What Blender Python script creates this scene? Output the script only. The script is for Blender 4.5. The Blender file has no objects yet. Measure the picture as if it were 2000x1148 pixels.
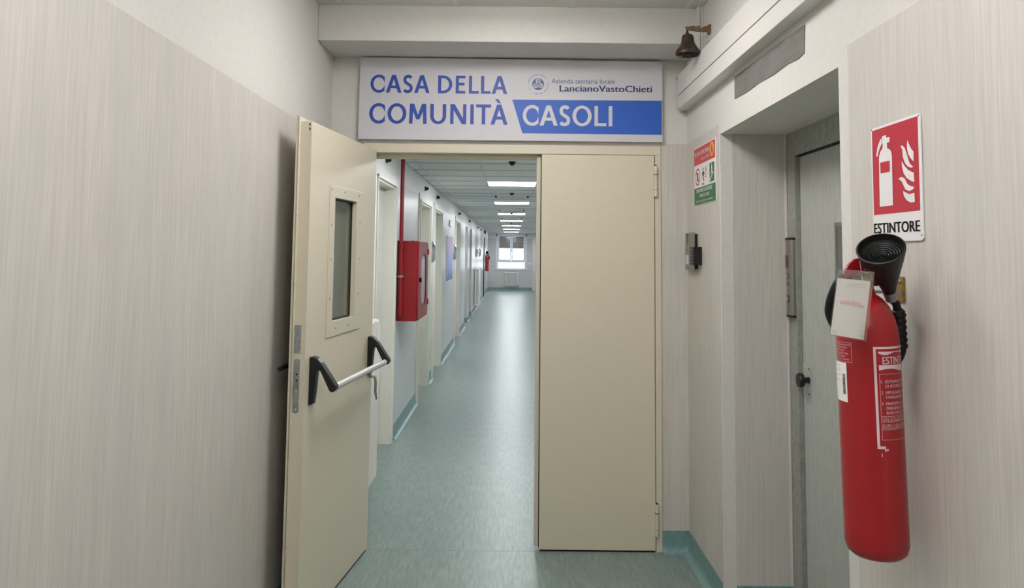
import bpy, bmesh, math, random
from mathutils import Vector, Matrix
from mathutils.geometry import tessellate_polygon

random.seed(7)
S = bpy.context.scene
COL = S.collection

# ------------------------------------------------------------------ camera
cam_d = bpy.data.cameras.new('camera')
cam = bpy.data.objects.new('camera', cam_d)
COL.objects.link(cam)
YAW, PITCH, ROLL, FPX, CY = 0.0002, 0.0767, 0.0106, 1478.2, 379.7
fw = Vector((math.sin(YAW) * math.cos(PITCH), math.cos(YAW) * math.cos(PITCH), math.sin(PITCH)))
rt0 = Vector((math.cos(YAW), -math.sin(YAW), 0))
up0 = rt0.cross(fw)
rt = rt0 * math.cos(ROLL) + up0 * math.sin(ROLL)
up = -rt0 * math.sin(ROLL) + up0 * math.cos(ROLL)
M = Matrix(((rt.x, up.x, -fw.x, 0), (rt.y, up.y, -fw.y, 0), (rt.z, up.z, -fw.z, 1.6), (0, 0, 0, 1)))
cam.matrix_world = M
cam_d.sensor_width = 36
cam_d.lens = FPX / 2000 * 36
cam_d.shift_y = -(574 - CY) / 2000
cam_d.clip_start = 0.05
cam_d.clip_end = 300
S.camera = cam

# ------------------------------------------------------------------ world, view
wld = bpy.data.worlds.new('world')
S.world = wld
wld.use_nodes = True
bg = wld.node_tree.nodes['Background']
bg.inputs['Color'].default_value = (0.86, 0.93, 1.0, 1)
bg.inputs['Strength'].default_value = 5.0
S.view_settings.view_transform = 'Standard'
S.view_settings.look = 'None'
S.view_settings.gamma = 1
S.view_settings.use_curve_mapping = False
S.view_settings.exposure = 0.5
LOBBY_LAMP = 13.0      # radiance of the ceiling panels
HALL_LAMP = 20.0

# ------------------------------------------------------------------ colour + materials
def lin(c):
    return tuple((v / 255 / 12.92) if v / 255 <= 0.04045 else ((v / 255 + 0.055) / 1.055) ** 2.4 for v in c)

def mat(name, rgb, rough=0.5, metal=0.0, spec=0.5, emit=0.0, alpha=None):
    m = bpy.data.materials.new(name)
    m.use_nodes = True
    b = m.node_tree.nodes['Principled BSDF']
    b.inputs['Base Color'].default_value = (*lin(rgb), 1)
    b.inputs['Roughness'].default_value = rough
    b.inputs['Metallic'].default_value = metal
    b.inputs['Specular IOR Level'].default_value = spec
    if emit:
        b.inputs['Emission Color'].default_value = (*lin(rgb), 1)
        b.inputs['Emission Strength'].default_value = emit
    return m

def noisy(name, c1, c2, scale=(1, 1, 1), nscale=5.0, rough=0.5, spec=0.5, detail=6, lo=0.35, hi=0.65, bump=0.0, metal=0.0, second=None):
    """two colours mixed by a stretched noise; optional second, broader noise (colour, scale, amount)"""
    m = mat(name, c1, rough, metal, spec)
    nt = m.node_tree
    N, L = nt.nodes, nt.links
    b = N['Principled BSDF']
    tc = N.new('ShaderNodeTexCoord')
    mp = N.new('ShaderNodeMapping')
    mp.inputs['Scale'].default_value = scale
    L.new(tc.outputs['Object'], mp.inputs['Vector'])
    nz = N.new('ShaderNodeTexNoise')
    nz.inputs['Scale'].default_value = nscale
    nz.inputs['Detail'].default_value = detail
    nz.inputs['Roughness'].default_value = 0.6
    L.new(mp.outputs['Vector'], nz.inputs['Vector'])
    rp = N.new('ShaderNodeValToRGB')
    rp.color_ramp.elements[0].position = lo
    rp.color_ramp.elements[1].position = hi
    rp.color_ramp.elements[0].color = (*lin(c1), 1)
    rp.color_ramp.elements[1].color = (*lin(c2), 1)
    L.new(nz.outputs['Fac'], rp.inputs['Fac'])
    out = rp.outputs['Color']
    if second:
        c3, sc3, amt, nsc = second
        mp2 = N.new('ShaderNodeMapping')
        mp2.inputs['Scale'].default_value = sc3
        L.new(tc.outputs['Object'], mp2.inputs['Vector'])
        n2 = N.new('ShaderNodeTexNoise')
        n2.inputs['Scale'].default_value = nsc
        n2.inputs['Detail'].default_value = 3
        L.new(mp2.outputs['Vector'], n2.inputs['Vector'])
        r2 = N.new('ShaderNodeMapRange')
        r2.inputs['From Min'].default_value = 0.4
        r2.inputs['From Max'].default_value = 0.7
        r2.inputs['To Max'].default_value = amt
        L.new(n2.outputs['Fac'], r2.inputs['Value'])
        mx = N.new('ShaderNodeMix')
        mx.data_type = 'RGBA'
        L.new(r2.outputs['Result'], mx.inputs['Factor'])
        L.new(out, mx.inputs['A'])
        mx.inputs['B'].default_value = (*lin(c3), 1)
        out = mx.outputs['Result']
    L.new(out, b.inputs['Base Color'])
    if bump:
        bp = N.new('ShaderNodeBump')
        bp.inputs['Strength'].default_value = bump
        bp.inputs['Distance'].default_value = 0.002
        L.new(nz.outputs['Fac'], bp.inputs['Height'])
        L.new(bp.outputs['Normal'], b.inputs['Normal'])
    return m

def glass(name, tint=(1, 1, 1), mixf=0.12, rough=0.02):
    m = bpy.data.materials.new(name)
    m.use_nodes = True
    nt = m.node_tree
    N, L = nt.nodes, nt.links
    N.remove(N['Principled BSDF'])
    t = N.new('ShaderNodeBsdfTransparent')
    t.inputs['Color'].default_value = (*tint, 1)
    g = N.new('ShaderNodeBsdfGlossy')
    g.inputs['Roughness'].default_value = rough
    mx = N.new('ShaderNodeMixShader')
    mx.inputs['Fac'].default_value = mixf
    L.new(t.outputs[0], mx.inputs[1])
    L.new(g.outputs[0], mx.inputs[2])
    L.new(mx.outputs[0], N['Material Output'].inputs['Surface'])
    return m

MT = {}
MT['white'] = noisy('white_wall_paint', (212, 210, 205), (217, 215, 210), (1, 1, 1), 40, 0.75, 0.3, bump=0.15)
MT['paper'] = noisy('streaked_wall_covering', (195, 190, 183), (211, 206, 199), (1, 1, 0.04), 100, 0.6, 0.35, 8, 0.32, 0.68, 0.08,
                    second=((192, 190, 187), (1, 1, 0.12), 0.5, 9))
MT['paper_hall'] = noisy('glossy_hall_wall_covering', (198, 199, 200), (203, 204, 204), (1, 1, 0.1), 30, 0.28, 0.5)
MT['hall_white'] = mat('hall_white_paint', (226, 227, 226), 0.45, 0, 0.4)
MT['floor'] = noisy('teal_vinyl_floor', (115, 133, 128), (142, 156, 150), (1, 0.13, 1), 62, 0.34, 0.4, 8, 0.36, 0.64, 0.0,
                    second=((118, 138, 136), (1, 0.35, 1), 0.5, 9))
MT['base'] = noisy('teal_vinyl_skirting', (108, 141, 141), (128, 158, 157), (1, 1, 0.5), 40, 0.38, 0.4)
MT['ceil'] = noisy('mineral_ceiling_tile', (214, 213, 209), (222, 221, 217), (1, 1, 1), 90, 0.9, 0.2, bump=0.25)
MT['hall_ceil'] = noisy('hall_ceiling_tile', (236, 238, 236), (240, 242, 240), (1, 1, 1), 90, 0.85, 0.2, bump=0.2)
MT['rail'] = mat('ceiling_rail_paint', (222, 222, 219), 0.5)
MT['seam'] = mat('seam_shadow_grey', (120, 121, 119), 0.6)  # grey stands for the shadow line at each tile seam
MT['void'] = mat('dark_ceiling_void', (38, 38, 38), 0.9)
MT['cream'] = noisy('cream_door_paint', (213, 205, 183), (217, 210, 189), (1, 1, 1), 160, 0.38, 0.45, bump=0.12)
MT['cream_frame'] = mat('cream_frame_paint', (214, 206, 186), 0.4)
MT['hall_frame'] = mat('ivory_frame_paint', (226, 224, 213), 0.35)
MT['hall_door'] = mat('ivory_door_laminate', (214, 214, 206), 0.4)
MT['black'] = mat('black_plastic', (12, 12, 14), 0.4)
MT['rubber'] = noisy('black_rubber', (12, 12, 13), (19, 19, 20), (1, 1, 1), 60, 0.5, 0.4)
MT['dark'] = mat('dark_gap', (14, 14, 14), 0.8)
MT['alu'] = mat('matt_aluminium', (200, 198, 196), 0.42, 0.35)
MT['zinc'] = noisy('galvanised_steel', (150, 154, 158), (176, 179, 182), (1, 1, 1), 60, 0.42, 0.5, metal=0.75)
MT['steel'] = noisy('brushed_steel', (150, 147, 142), (168, 165, 160), (1, 1, 0.05), 120, 0.35, 0.5, metal=0.85)
MT['chrome'] = mat('chrome', (215, 217, 220), 0.12, 1.0)
MT['brass'] = noisy('old_brass', (150, 118, 62), (178, 146, 88), (1, 1, 1), 60, 0.35, 0.5, metal=0.9)
MT['red'] = noisy('red_enamel', (158, 25, 33), (164, 28, 37), (1, 1, 1), 30, 0.3, 0.5)
MT['cabinet_red'] = mat('red_cabinet_paint', (148, 20, 30), 0.4)
MT['signred'] = mat('sign_red', (188, 36, 58), 0.4)
MT['signwhite'] = mat('sign_white', (233, 231, 232), 0.4)
MT['boardwhite'] = mat('sign_board_white', (204, 203, 209), 0.45)
MT['blue'] = mat('sign_blue', (38, 92, 190), 0.45)
MT['navy'] = mat('sign_letter_blue', (40, 72, 168), 0.45)
MT['slate'] = mat('sign_slate_blue', (72, 92, 148), 0.45)
MT['ink'] = mat('black_print', (24, 22, 24), 0.5)
MT['green'] = mat('sign_green', (24, 110, 62), 0.4)
MT['firered'] = mat('fire_notice_red', (206, 62, 70), 0.4)
MT['yellow'] = mat('sign_yellow', (240, 180, 40), 0.4)
MT['decal'] = mat('decal_white', (222, 200, 204), 0.4)
MT['paperwhite'] = mat('tag_paper', (240, 237, 232), 0.6)
MT['sleeve'] = glass('clear_plastic_sleeve', (0.95, 0.95, 0.95), 0.16, 0.15)
MT['tagred'] = mat('tag_logo_red', (226, 140, 138), 0.6)
MT['tagline'] = mat('tag_grey_print', (150, 146, 146), 0.6)
MT['bellmetal'] = noisy('dark_bronze', (58, 46, 44), (78, 62, 58), (1, 1, 1), 50, 0.45, 0.5, metal=0.5)
MT['bracket'] = noisy('worn_wood_brass', (96, 78, 52), (128, 106, 70), (1, 1, 1), 90, 0.5)
MT['plaque'] = noisy('rough_grey_paint', (108, 103, 101), (130, 124, 121), (1, 0.25, 1), 26, 0.7, 0.3, 6, 0.3, 0.7, 0.3)
MT['trunk'] = mat('white_cable_trunking', (218, 215, 211), 0.42)
MT['stone'] = noisy('grey_lift_surround', (138, 141, 135), (158, 160, 154), (1, 1, 1), 30, 0.55)
MT['lift'] = noisy('ribbed_lift_steel', (178, 181, 175), (183, 186, 180), (1, 1, 0.05), 60, 0.5, 0.4, metal=0.1)
MT['liftglass'] = mat('lift_window_glass', (104, 108, 104), 0.15)
MT['wglass'] = glass('wired_door_glass', (0.80, 0.83, 0.82), 0.14)
MT['clear'] = glass('window_glass', (0.96, 0.97, 0.97), 0.06)
MT['milk'] = mat('frosted_cabinet_pane', (188, 176, 182), 0.25)
MT['radiator'] = mat('white_radiator_enamel', (236, 233, 229), 0.3)
MT['pvc'] = mat('white_pvc', (226, 230, 236), 0.35)
MT['shutter'] = mat('grey_shutter_slat', (84, 78, 76), 0.6)
MT['display'] = mat('dark_display', (70, 56, 50), 0.2)
MT['label'] = mat('pale_label', (214, 212, 226), 0.5)
MT['leaf'] = noisy('tree_leaf', (96, 108, 84), (132, 142, 118), (1, 1, 1), 5, 0.6)
MT['bark'] = mat('tree_bark', (84, 76, 68), 0.8)
MT['grass'] = noisy('outside_ground', (120, 128, 100), (150, 152, 130), (1, 1, 1), 1, 0.9)

def lamp_mat(name, rgb, strength):
    m = mat(name, (240, 240, 240), 0.5)
    b = m.node_tree.nodes['Principled BSDF']
    b.inputs['Emission Color'].default_value = (*lin(rgb), 1)
    b.inputs['Emission Strength'].default_value = strength
    return m
MT['lamp_lobby'] = lamp_mat('lobby_panel_glow', (255, 251, 249), LOBBY_LAMP)
MT['lamp_hall'] = lamp_mat('hall_panel_glow', (251, 253, 255), HALL_LAMP)

# poster: its own printed colours, blue below and lilac above
def poster_mat():
    m = mat('printed_poster', (90, 110, 180), 0.35)
    nt = m.node_tree
    N, L = nt.nodes, nt.links
    tc = N.new('ShaderNodeTexCoord')
    sp = N.new('ShaderNodeSeparateXYZ')
    nz = N.new('ShaderNodeTexNoise')
    nz.inputs['Scale'].default_value = 5
    ad = N.new('ShaderNodeMath')
    ad.operation = 'MULTIPLY_ADD'
    ad.inputs[1].default_value = 0.5
    rp = N.new('ShaderNodeValToRGB')
    cols = [(0.1, (86, 106, 170)), (0.45, (112, 132, 196)), (0.75, (126, 140, 200)), (1.05, (176, 152, 184))]
    el = rp.color_ramp.elements
    el[0].position, el[0].color = 0.2, (*lin(cols[0][1]), 1)
    el[1].position, el[1].color = 1.0, (*lin(cols[3][1]), 1)
    for p, c in cols[1:3]:
        e = el.new(p)
        e.color = (*lin(c), 1)
    L.new(tc.outputs['Generated'], sp.inputs[0])
    L.new(tc.outputs['Generated'], nz.inputs['Vector'])
    L.new(nz.outputs['Fac'], ad.inputs[0])
    L.new(sp.outputs['Z'], ad.inputs[2])
    L.new(ad.outputs[0], rp.inputs['Fac'])
    L.new(rp.outputs['Color'], N['Principled BSDF'].inputs['Base Color'])
    return m
MT['poster'] = poster_mat()

# ------------------------------------------------------------------ mesh builder
class MB:
    def __init__(s):
        s.v, s.f = [], []
    def add(s, vs, fs):
        o = len(s.v)
        s.v += [tuple(p) for p in vs]
        s.f += [tuple(i + o for i in f) for f in fs]
        return s
    def box(s, x0, x1, y0, y1, z0, z1, fn=None):
        vs = [(x, y, z) for z in (z0, z1) for y in (y0, y1) for x in (x0, x1)]
        if fn:
            vs = [fn(*p) for p in vs]
        return s.add(vs, [(0, 2, 3, 1), (4, 5, 7, 6), (0, 1, 5, 4), (2, 6, 7, 3), (0, 4, 6, 2), (1, 3, 7, 5)])
    def path(s, pts, rad, n=10, caps=True, fn=None):
        pts = [Vector(p) for p in pts]
        if not isinstance(rad, (list, tuple)):
            rad = [rad] * len(pts)
        vs, fs = [], []
        prev = None
        for i, p in enumerate(pts):
            d = (pts[min(i + 1, len(pts) - 1)] - pts[max(i - 1, 0)])
            d.normalize()
            a = prev if prev is not None else (Vector((0, 0, 1)) if abs(d.z) < 0.9 else Vector((1, 0, 0)))
            a = (a - d * a.dot(d)).normalized()
            prev = a
            b = d.cross(a)
            for k in range(n):
                t = 2 * math.pi * k / n
                vs.append(p + (a * math.cos(t) + b * math.sin(t)) * rad[i])
        for i in range(len(pts) - 1):
            for k in range(n):
                q = (k + 1) % n
                fs.append((i * n + k, i * n + q, (i + 1) * n + q, (i + 1) * n + k))
        if caps:
            fs.append(tuple(reversed(range(n))))
            fs.append(tuple(range((len(pts) - 1) * n, len(pts) * n)))
        if fn:
            vs = [fn(*p) for p in vs]
        return s.add(vs, fs)
    def lathe(s, prof, o=(0, 0, 0), ax=(0, 0, 1), n=32, caps=True):
        o, ax = Vector(o), Vector(ax).normalized()
        a = Vector((1, 0, 0)) if abs(ax.x) < 0.9 else Vector((0, 1, 0))
        a = (a - ax * a.dot(ax)).normalized()
        b = ax.cross(a)
        vs, fs = [], []
        for r, h in prof:
            for k in range(n):
                t = 2 * math.pi * k / n
                vs.append(o + ax * h + (a * math.cos(t) + b * math.sin(t)) * max(r, 1e-5))
        for i in range(len(prof) - 1):
            for k in range(n):
                q = (k + 1) % n
                fs.append((i * n + k, i * n + q, (i + 1) * n + q, (i + 1) * n + k))
        if caps:
            fs.append(tuple(reversed(range(n))))
            fs.append(tuple(range((len(prof) - 1) * n, len(prof) * n)))
        return s.add(vs, fs)
    def prism(s, poly, fn, t0, t1):
        """poly: 2D outline; fn(u, v, t) -> 3D; between depths t0 (back) and t1 (front)"""
        n = len(poly)
        tri = tessellate_polygon([[Vector((p[0], p[1], 0)) for p in poly]])
        vs = [fn(u, v, t0) for u, v in poly] + [fn(u, v, t1) for u, v in poly]
        fs = [tuple(t) for t in tri] + [tuple(i + n for i in reversed(t)) for t in tri]
        fs += [(i, (i + 1) % n, (i + 1) % n + n, i + n) for i in range(n)]
        return s.add(vs, fs)
    def flat(s, poly, fn, t=0.0):
        n = len(poly)
        tri = tessellate_polygon([[Vector((p[0], p[1], 0)) for p in poly]])
        return s.add([fn(u, v, t) for u, v in poly], [tuple(x) for x in tri])
    def strip(s, A, B, fn, t=0.0):
        """band between two matching polylines"""
        n = len(A)
        vs = [fn(u, v, t) for u, v in A] + [fn(u, v, t) for u, v in B]
        return s.add(vs, [(i, i + 1, n + i + 1, n + i) for i in range(n - 1)])

def base_of(par):
    o = Vector((0, 0, 0))
    while par is not None:
        o += par.location
        par = par.parent
    return o

def obj(name, mb, m, parent=None, smooth=False, bevel=0.0, seg=2, local=False, autosmooth=None):
    me = bpy.data.meshes.new(name)
    off = Vector((0, 0, 0)) if local else base_of(parent)
    me.from_pydata([tuple(Vector(v) - off) for v in mb.v], [], mb.f)
    bm = bmesh.new()
    bm.from_mesh(me)
    bmesh.ops.recalc_face_normals(bm, faces=bm.faces)
    bm.to_mesh(me)
    bm.free()
    me.materials.append(MT[m] if isinstance(m, str) else m)
    if smooth:
        for p in me.polygons:
            p.use_smooth = True
        try:
            me.set_sharp_from_angle(angle=math.radians(autosmooth or 40))
        except Exception:
            pass
    o = bpy.data.objects.new(name, me)
    COL.objects.link(o)
    if parent is not None:
        o.parent = parent
    if bevel:
        b = o.modifiers.new('bevel', 'BEVEL')
        b.width = bevel
        b.segments = seg
        b.limit_method = 'ANGLE'
        b.harden_normals = False
    return o

def tag(o, label, cat, group=None, kind=None):
    o['label'] = label
    o['category'] = cat
    if group:
        o['group'] = group
    if kind:
        o['kind'] = kind
    return o

def thing(name, label, cat, loc=(0, 0, 0), group=None, kind=None, rot=None):
    o = bpy.data.objects.new(name, None)
    o.empty_display_size = 0.1
    COL.objects.link(o)
    o.location = loc
    if rot:
        o.rotation_euler = rot
    return tag(o, label, cat, group, kind)

def copy_tree(o, parent=None):
    c = o.copy()
    COL.objects.link(c)
    if parent is not None:
        c.parent = parent
    for ch in list(o.children):
        copy_tree(ch, c)
    return c

def box(name, m, x0, x1, y0, y1, z0, z1, parent=None, bevel=0.0):
    return obj(name, MB().box(x0, x1, y0, y1, z0, z1), m, parent, bevel=bevel)

def struct(name, mb, m, label, cat, bevel=0.0):
    return tag(obj(name, mb, m, bevel=bevel), label, cat, kind='structure')

# ---- flat lettering -------------------------------------------------------------
def text2d(body, res=3):
    cu = bpy.data.curves.new('print', 'FONT')
    cu.body = body
    cu.size = 1
    cu.resolution_u = res
    to = bpy.data.objects.new('print', cu)
    COL.objects.link(to)
    dg = bpy.context.evaluated_depsgraph_get()
    dg.update()
    me = bpy.data.meshes.new_from_object(to.evaluated_get(dg))
    vs = [(v.co.x, v.co.y) for v in me.vertices]
    fs = [tuple(p.vertices) for p in me.polygons]
    bpy.data.objects.remove(to)
    bpy.data.curves.remove(cu)
    bpy.data.meshes.remove(me)
    return vs, fs

def put_text(mb, body, u0, u1, v0, v1, fn, t=0.0, ref=None, bold=0.0):
    """fit text to the box u0..u1, v0..v1 (v0 is the baseline; v1 the top of ref letters)"""
    vs, fs = text2d(body)
    if not vs:
        return
    xs = [p[0] for p in vs]
    xa, xb = min(xs), max(xs)
    h = 0.73 if ref is None else ref
    f = lambda p: (u0 + (p[0] - xa) / (xb - xa) * (u1 - u0), v0 + p[1] / h * (v1 - v0))
    for dx in ([0.0] if not bold else [-bold, 0.0, bold]):
        mb.add([fn(f(p)[0] + dx, f(p)[1], t + abs(dx) * 0.02) for p in vs], fs)

def arc_pts(cx, cz, rx, rz, a0, a1, n=24):
    return [(cx + rx * math.cos(a0 + (a1 - a0) * i / n), cz + rz * math.sin(a0 + (a1 - a0) * i / n)) for i in range(n + 1)]

def stroke(mb, pts, w, fn, t=0.0):
    A, B = [], []
    for i, p in enumerate(pts):
        a, b = pts[max(i - 1, 0)], pts[min(i + 1, len(pts) - 1)]
        dx, dz = b[0] - a[0], b[1] - a[1]
        l = math.hypot(dx, dz) or 1
        A.append((p[0] - dz / l * w / 2, p[1] + dx / l * w / 2))
        B.append((p[0] + dz / l * w / 2, p[1] - dx / l * w / 2))
    mb.strip(A, B, fn, t)

def catmull(P, n=6):
    out = []
    for i in range(len(P) - 1):
        p0, p1, p2, p3 = P[max(i - 1, 0)], P[i], P[i + 1], P[min(i + 2, len(P) - 1)]
        for k in range(n):
            t = k / n
            out.append(tuple(0.5 * (2 * p1[j] + (p2[j] - p0[j]) * t + (2 * p0[j] - 5 * p1[j] + 4 * p2[j] - p3[j]) * t * t
                             + (3 * p1[j] - p0[j] - 3 * p2[j] + p3[j]) * t ** 3) for j in range(len(p1))))
    out.append(tuple(P[-1]))
    return out

def letter(mb, ch, x0, x1, zb, zt, t, fn):
    w, h = x1 - x0, zt - zb
    cnt = [0]
    def q(*P):
        cnt[0] += 1
        mb.flat(P, fn, 0.0002 * cnt[0])
    R = lambda a, b, c, d: q((a, c), (b, c), (b, d), (a, d))
    tb = t * 0.88
    if ch == 'I':
        R(x0, x1, zb, zt)
    elif ch == 'L':
        R(x0, x0 + t, zb, zt); R(x0 + t, x1, zb, zb + tb)
    elif ch == 'E':
        R(x0, x0 + t, zb, zt); R(x0 + t, x1, zb, zb + tb); R(x0 + t, x1, zt - tb, zt)
        R(x0 + t, x0 + w * 0.92, zb + h * 0.53 - tb / 2, zb + h * 0.53 + tb / 2)
    elif ch == 'T':
        R(x0, x1, zt - tb, zt); R(x0 + w / 2 - t / 2, x0 + w / 2 + t / 2, zb, zt - tb)
    elif ch == 'A':
        c, a, tt = x0 + w / 2, t * 0.62, t * 1.12
        q((x0, zb), (x0 + tt, zb), (c + a * 0.7, zt), (c - a, zt))
        q((x1 - tt, zb), (x1, zb), (c + a, zt), (c - a * 0.7, zt))
        R(x0 + w * 0.2, x1 - w * 0.2, zb + h * 0.25, zb + h * 0.25 + tb)
    elif ch == 'N':
        R(x0, x0 + t * 0.95, zb, zt); R(x1 - t * 0.95, x1, zb, zt)
        q((x0, zt), (x0 + t * 1.25, zt), (x1, zb), (x1 - t * 1.25, zb))
    elif ch == 'M':
        q((x0, zb), (x0 + t, zb), (x0 + t * 1.15, zt), (x0 + t * 0.2, zt))
        q((x1 - t, zb), (x1, zb), (x1 - t * 0.2, zt), (x1 - t * 1.15, zt))
        c, zc = x0 + w / 2, zb + h * 0.22
        q((x0 + t * 0.2, zt), (x0 + t * 1.4, zt), (c + t * 0.45, zc), (c - t * 0.45, zc))
        q((x1 - t * 1.4, zt), (x1 - t * 0.2, zt), (c + t * 0.45, zc), (c - t * 0.45, zc))
    elif ch == 'O':
        cx, cz = x0 + w / 2, zb + h / 2
        mb.strip(arc_pts(cx, cz, w / 2, h / 2 * 1.03, 0, 2 * math.pi, 40), arc_pts(cx, cz, w / 2 - t * 1.05, h / 2 * 1.03 - tb, 0, 2 * math.pi, 40), fn)
    elif ch == 'C':
        rx, rz = w * 0.60, h / 2 * 1.03
        cx, cz = x0 + rx, zb + h / 2
        ao, ai = math.acos((x1 - cx) / rx), math.acos(min(1, (x1 - cx) / (rx - t)))
        mb.strip(arc_pts(cx, cz, rx, rz, ao, 2 * math.pi - ao, 36), arc_pts(cx, cz, rx - t, rz - tb, ai, 2 * math.pi - ai, 36), fn)
    elif ch == 'D':
        R(x0, x0 + t, zb, zt)
        cx, cz, rx = x0 + t, zb + h / 2, w - t
        A = [(x0 + t, zb)] + arc_pts(x0 + w * 0.36, cz, w * 0.64, h / 2, -math.pi / 2, math.pi / 2, 24) + [(x0 + t, zt)]
        B = [(x0 + t, zb + tb)] + arc_pts(x0 + w * 0.36, cz, w * 0.64 - t * 1.05, h / 2 - tb, -math.pi / 2, math.pi / 2, 24) + [(x0 + t, zt - tb)]
        mb.strip(A, B, fn)
    elif ch == 'U':
        rz = w * 0.5
        A = [(x0, zt)] + arc_pts(x0 + w / 2, zb + rz, w / 2, rz * 1.03, math.pi, 2 * math.pi, 20) + [(x1, zt)]
        B = [(x0 + t, zt)] + arc_pts(x0 + w / 2, zb + rz, w / 2 - t, rz * 1.03 - tb, math.pi, 2 * math.pi, 20) + [(x1 - t, zt)]
        mb.strip(A, B, fn)
    elif ch == 'S':
        P = [(.93, .90), (.72, .985), (.46, 1.0), (.18, .93), (.07, .77), (.2, .61), (.5, .5), (.82, .385), (.94, .22), (.80, .06), (.48, 0.0), (.22, .02), (.0, .11)]
        i = t / 2 * 0.95
        P = [(x0 + i * (1 if u < .99 else 1) + u * (w - 2 * i), zb - h * .015 + i + v * (h * 1.03 - 2 * i)) for u, v in P]
        stroke(mb, catmull(P), t * 0.97, fn)

# ------------------------------------------------------------------ main dimensions (metres)
D = 4.218            # plane of the fire-door wall
XL, XR = -1.02, 0.982
ZD = 2.217           # top of the wall covering
ZC = 2.882           # lobby ceiling
ZB, YB = 2.693, 3.87 # beam soffit, beam front
D2 = 4.34            # corridor side of the door wall
XC, XCR = -1.003, 1.06
ZH = 2.437           # corridor ceiling
YE = 32.63           # corridor end wall
N1, N2, NT, XS = 2.25, 3.546, 2.169, 1.293   # lift recess
YN = -2.6            # wall behind the viewer

# ------------------------------------------------------------------ floor
fl = struct('floor', MB().box(-1.3, 1.6, YN - 0.1, YE + 0.2, -0.1, 0.0), 'floor', 'streaky pale teal vinyl floor running from lobby down the corridor', 'floor')
box('weld_seam', 'base', -0.76, 0.82, D - 0.012, D - 0.008, 0.0, 0.0006, fl)

# ------------------------------------------------------------------ lobby walls
w = struct('wall_left', MB().box(XL - 0.1, XL, YN, D2, 0, ZC + 0.1), 'white', 'plain white upper wall with streaked grey wall covering below, left of the open door', 'wall')
box('wall_covering', 'paper', XL - 0.01, XL + 0.0025, YN, D, 0.0, ZD, w)
mb = MB()
mb.box(XR, 1.5, YN, N1, 0, ZC + 0.1)
mb.box(XR, 1.5, N2, D2, 0, ZC + 0.1)
mb.box(XR, 1.5, N1, N2, NT, ZC + 0.1)
w = struct('wall_right', mb, 'white', 'white wall with a lift recess and streaked grey covering, right of the doors', 'wall')
box('wall_covering', 'paper', XR - 0.0025, XR + 0.01, YN, 2.182, 0.0, ZD, w)
box('wall_covering', 'paper', XR - 0.0025, XR + 0.01, N2 + 0.02, D, 0.0, ZD, w)
box('wall_covering', 'paper', 1.036, XS, N2 - 0.0025, N2 + 0.01, 0.0, NT, w)
box('corner_bead', 'trunk', XS - 0.012, XS - 0.002, N2 - 0.006, N2 + 0.004, 0.0, NT, w)
struct('wall_behind', MB().box(XL - 0.1, 1.5, YN - 0.1, YN, 0, ZC + 0.1), 'white', 'plain white wall closing the lobby behind the viewer', 'wall')
mb = MB()
mb.box(XL, -0.83, D, D2, 0, ZC + 0.1)
mb.box(0.83, 1.1, D, D2, 0, ZC + 0.1)
mb.box(-0.83, 0.83, D, D2, 2.2, ZC + 0.1)
w = struct('wall_back', mb, 'white', 'white wall above and around the cream fire doors', 'wall')
box('wall_covering', 'paper', 0.832, XR, D - 0.0025, D + 0.01, 0, ZD, w)
box('wall_covering', 'paper', XL, -0.835, D - 0.0025, D + 0.01, 0, ZD, w)
struct('trim_1', MB().box(XL, XR, YB, D, ZB, ZC + 0.05), 'white', 'white boxed beam spanning the ceiling above the blue and white sign', 'beam', bevel=0.004)

def cove(name, pts, label, z=0.112, t=0.004):
    """skirting: upright strip with a coved foot along a floor polyline (room lies to the left of the run)"""
    prof = [(0, z), (t, z), (t, 0.035), (0.010, 0.016), (0.02, 0.006), (0.038, 0.001), (0.038, 0.0), (0, 0)]
    mb = MB()
    P = [Vector((x, y, 0)) for x, y in pts]
    rows = []
    for i, p in enumerate(P):
        d1 = (p - P[i - 1]).normalized() if i else None
        d2 = (P[i + 1] - p).normalized() if i < len(P) - 1 else None
        if d1 and d2:
            n1, n2 = Vector((-d1.y, d1.x, 0)), Vector((-d2.y, d2.x, 0))
            n = (n1 + n2)
            n = n / n.dot(n1)
        else:
            d = d1 or d2
            n = Vector((-d.y, d.x, 0))
        rows.append([p + n * a + Vector((0, 0, b)) for a, b in prof])
    k = len(prof)
    vs = [v for r in rows for v in r]
    fs = [(i * k + j, i * k + (j + 1) % k, (i + 1) * k + (j + 1) % k, (i + 1) * k + j) for i in range(len(P) - 1) for j in range(k)]
    fs += [tuple(range(k)), tuple(range((len(P) - 1) * k, len(P) * k))]
    mb.add(vs, fs)
    o = obj(name, mb, 'base', smooth=True, autosmooth=50)
    return tag(o, label, 'skirting', kind='structure')

cove('baseboard_right', [(XR - .0025, N2 + 0.022), (XR - .0025, D - .0025), (0.832, D - .0025)], 'teal coved skirting in the corner between fire door and lift recess')
cove('baseboard_lift', [(XS - 0.003, N2 - .0025), (1.036, N2 - .0025)], 'teal skirting at the foot of the lift recess wall')
cove('baseboard_near', [(XR - .0025, YN), (XR - .0025, 2.18)], 'teal skirting under the red fire extinguisher wall')
cove('baseboard_left', [(XL + .0025, D), (XL + .0025, YN)], 'teal skirting along the left lobby wall')

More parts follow.
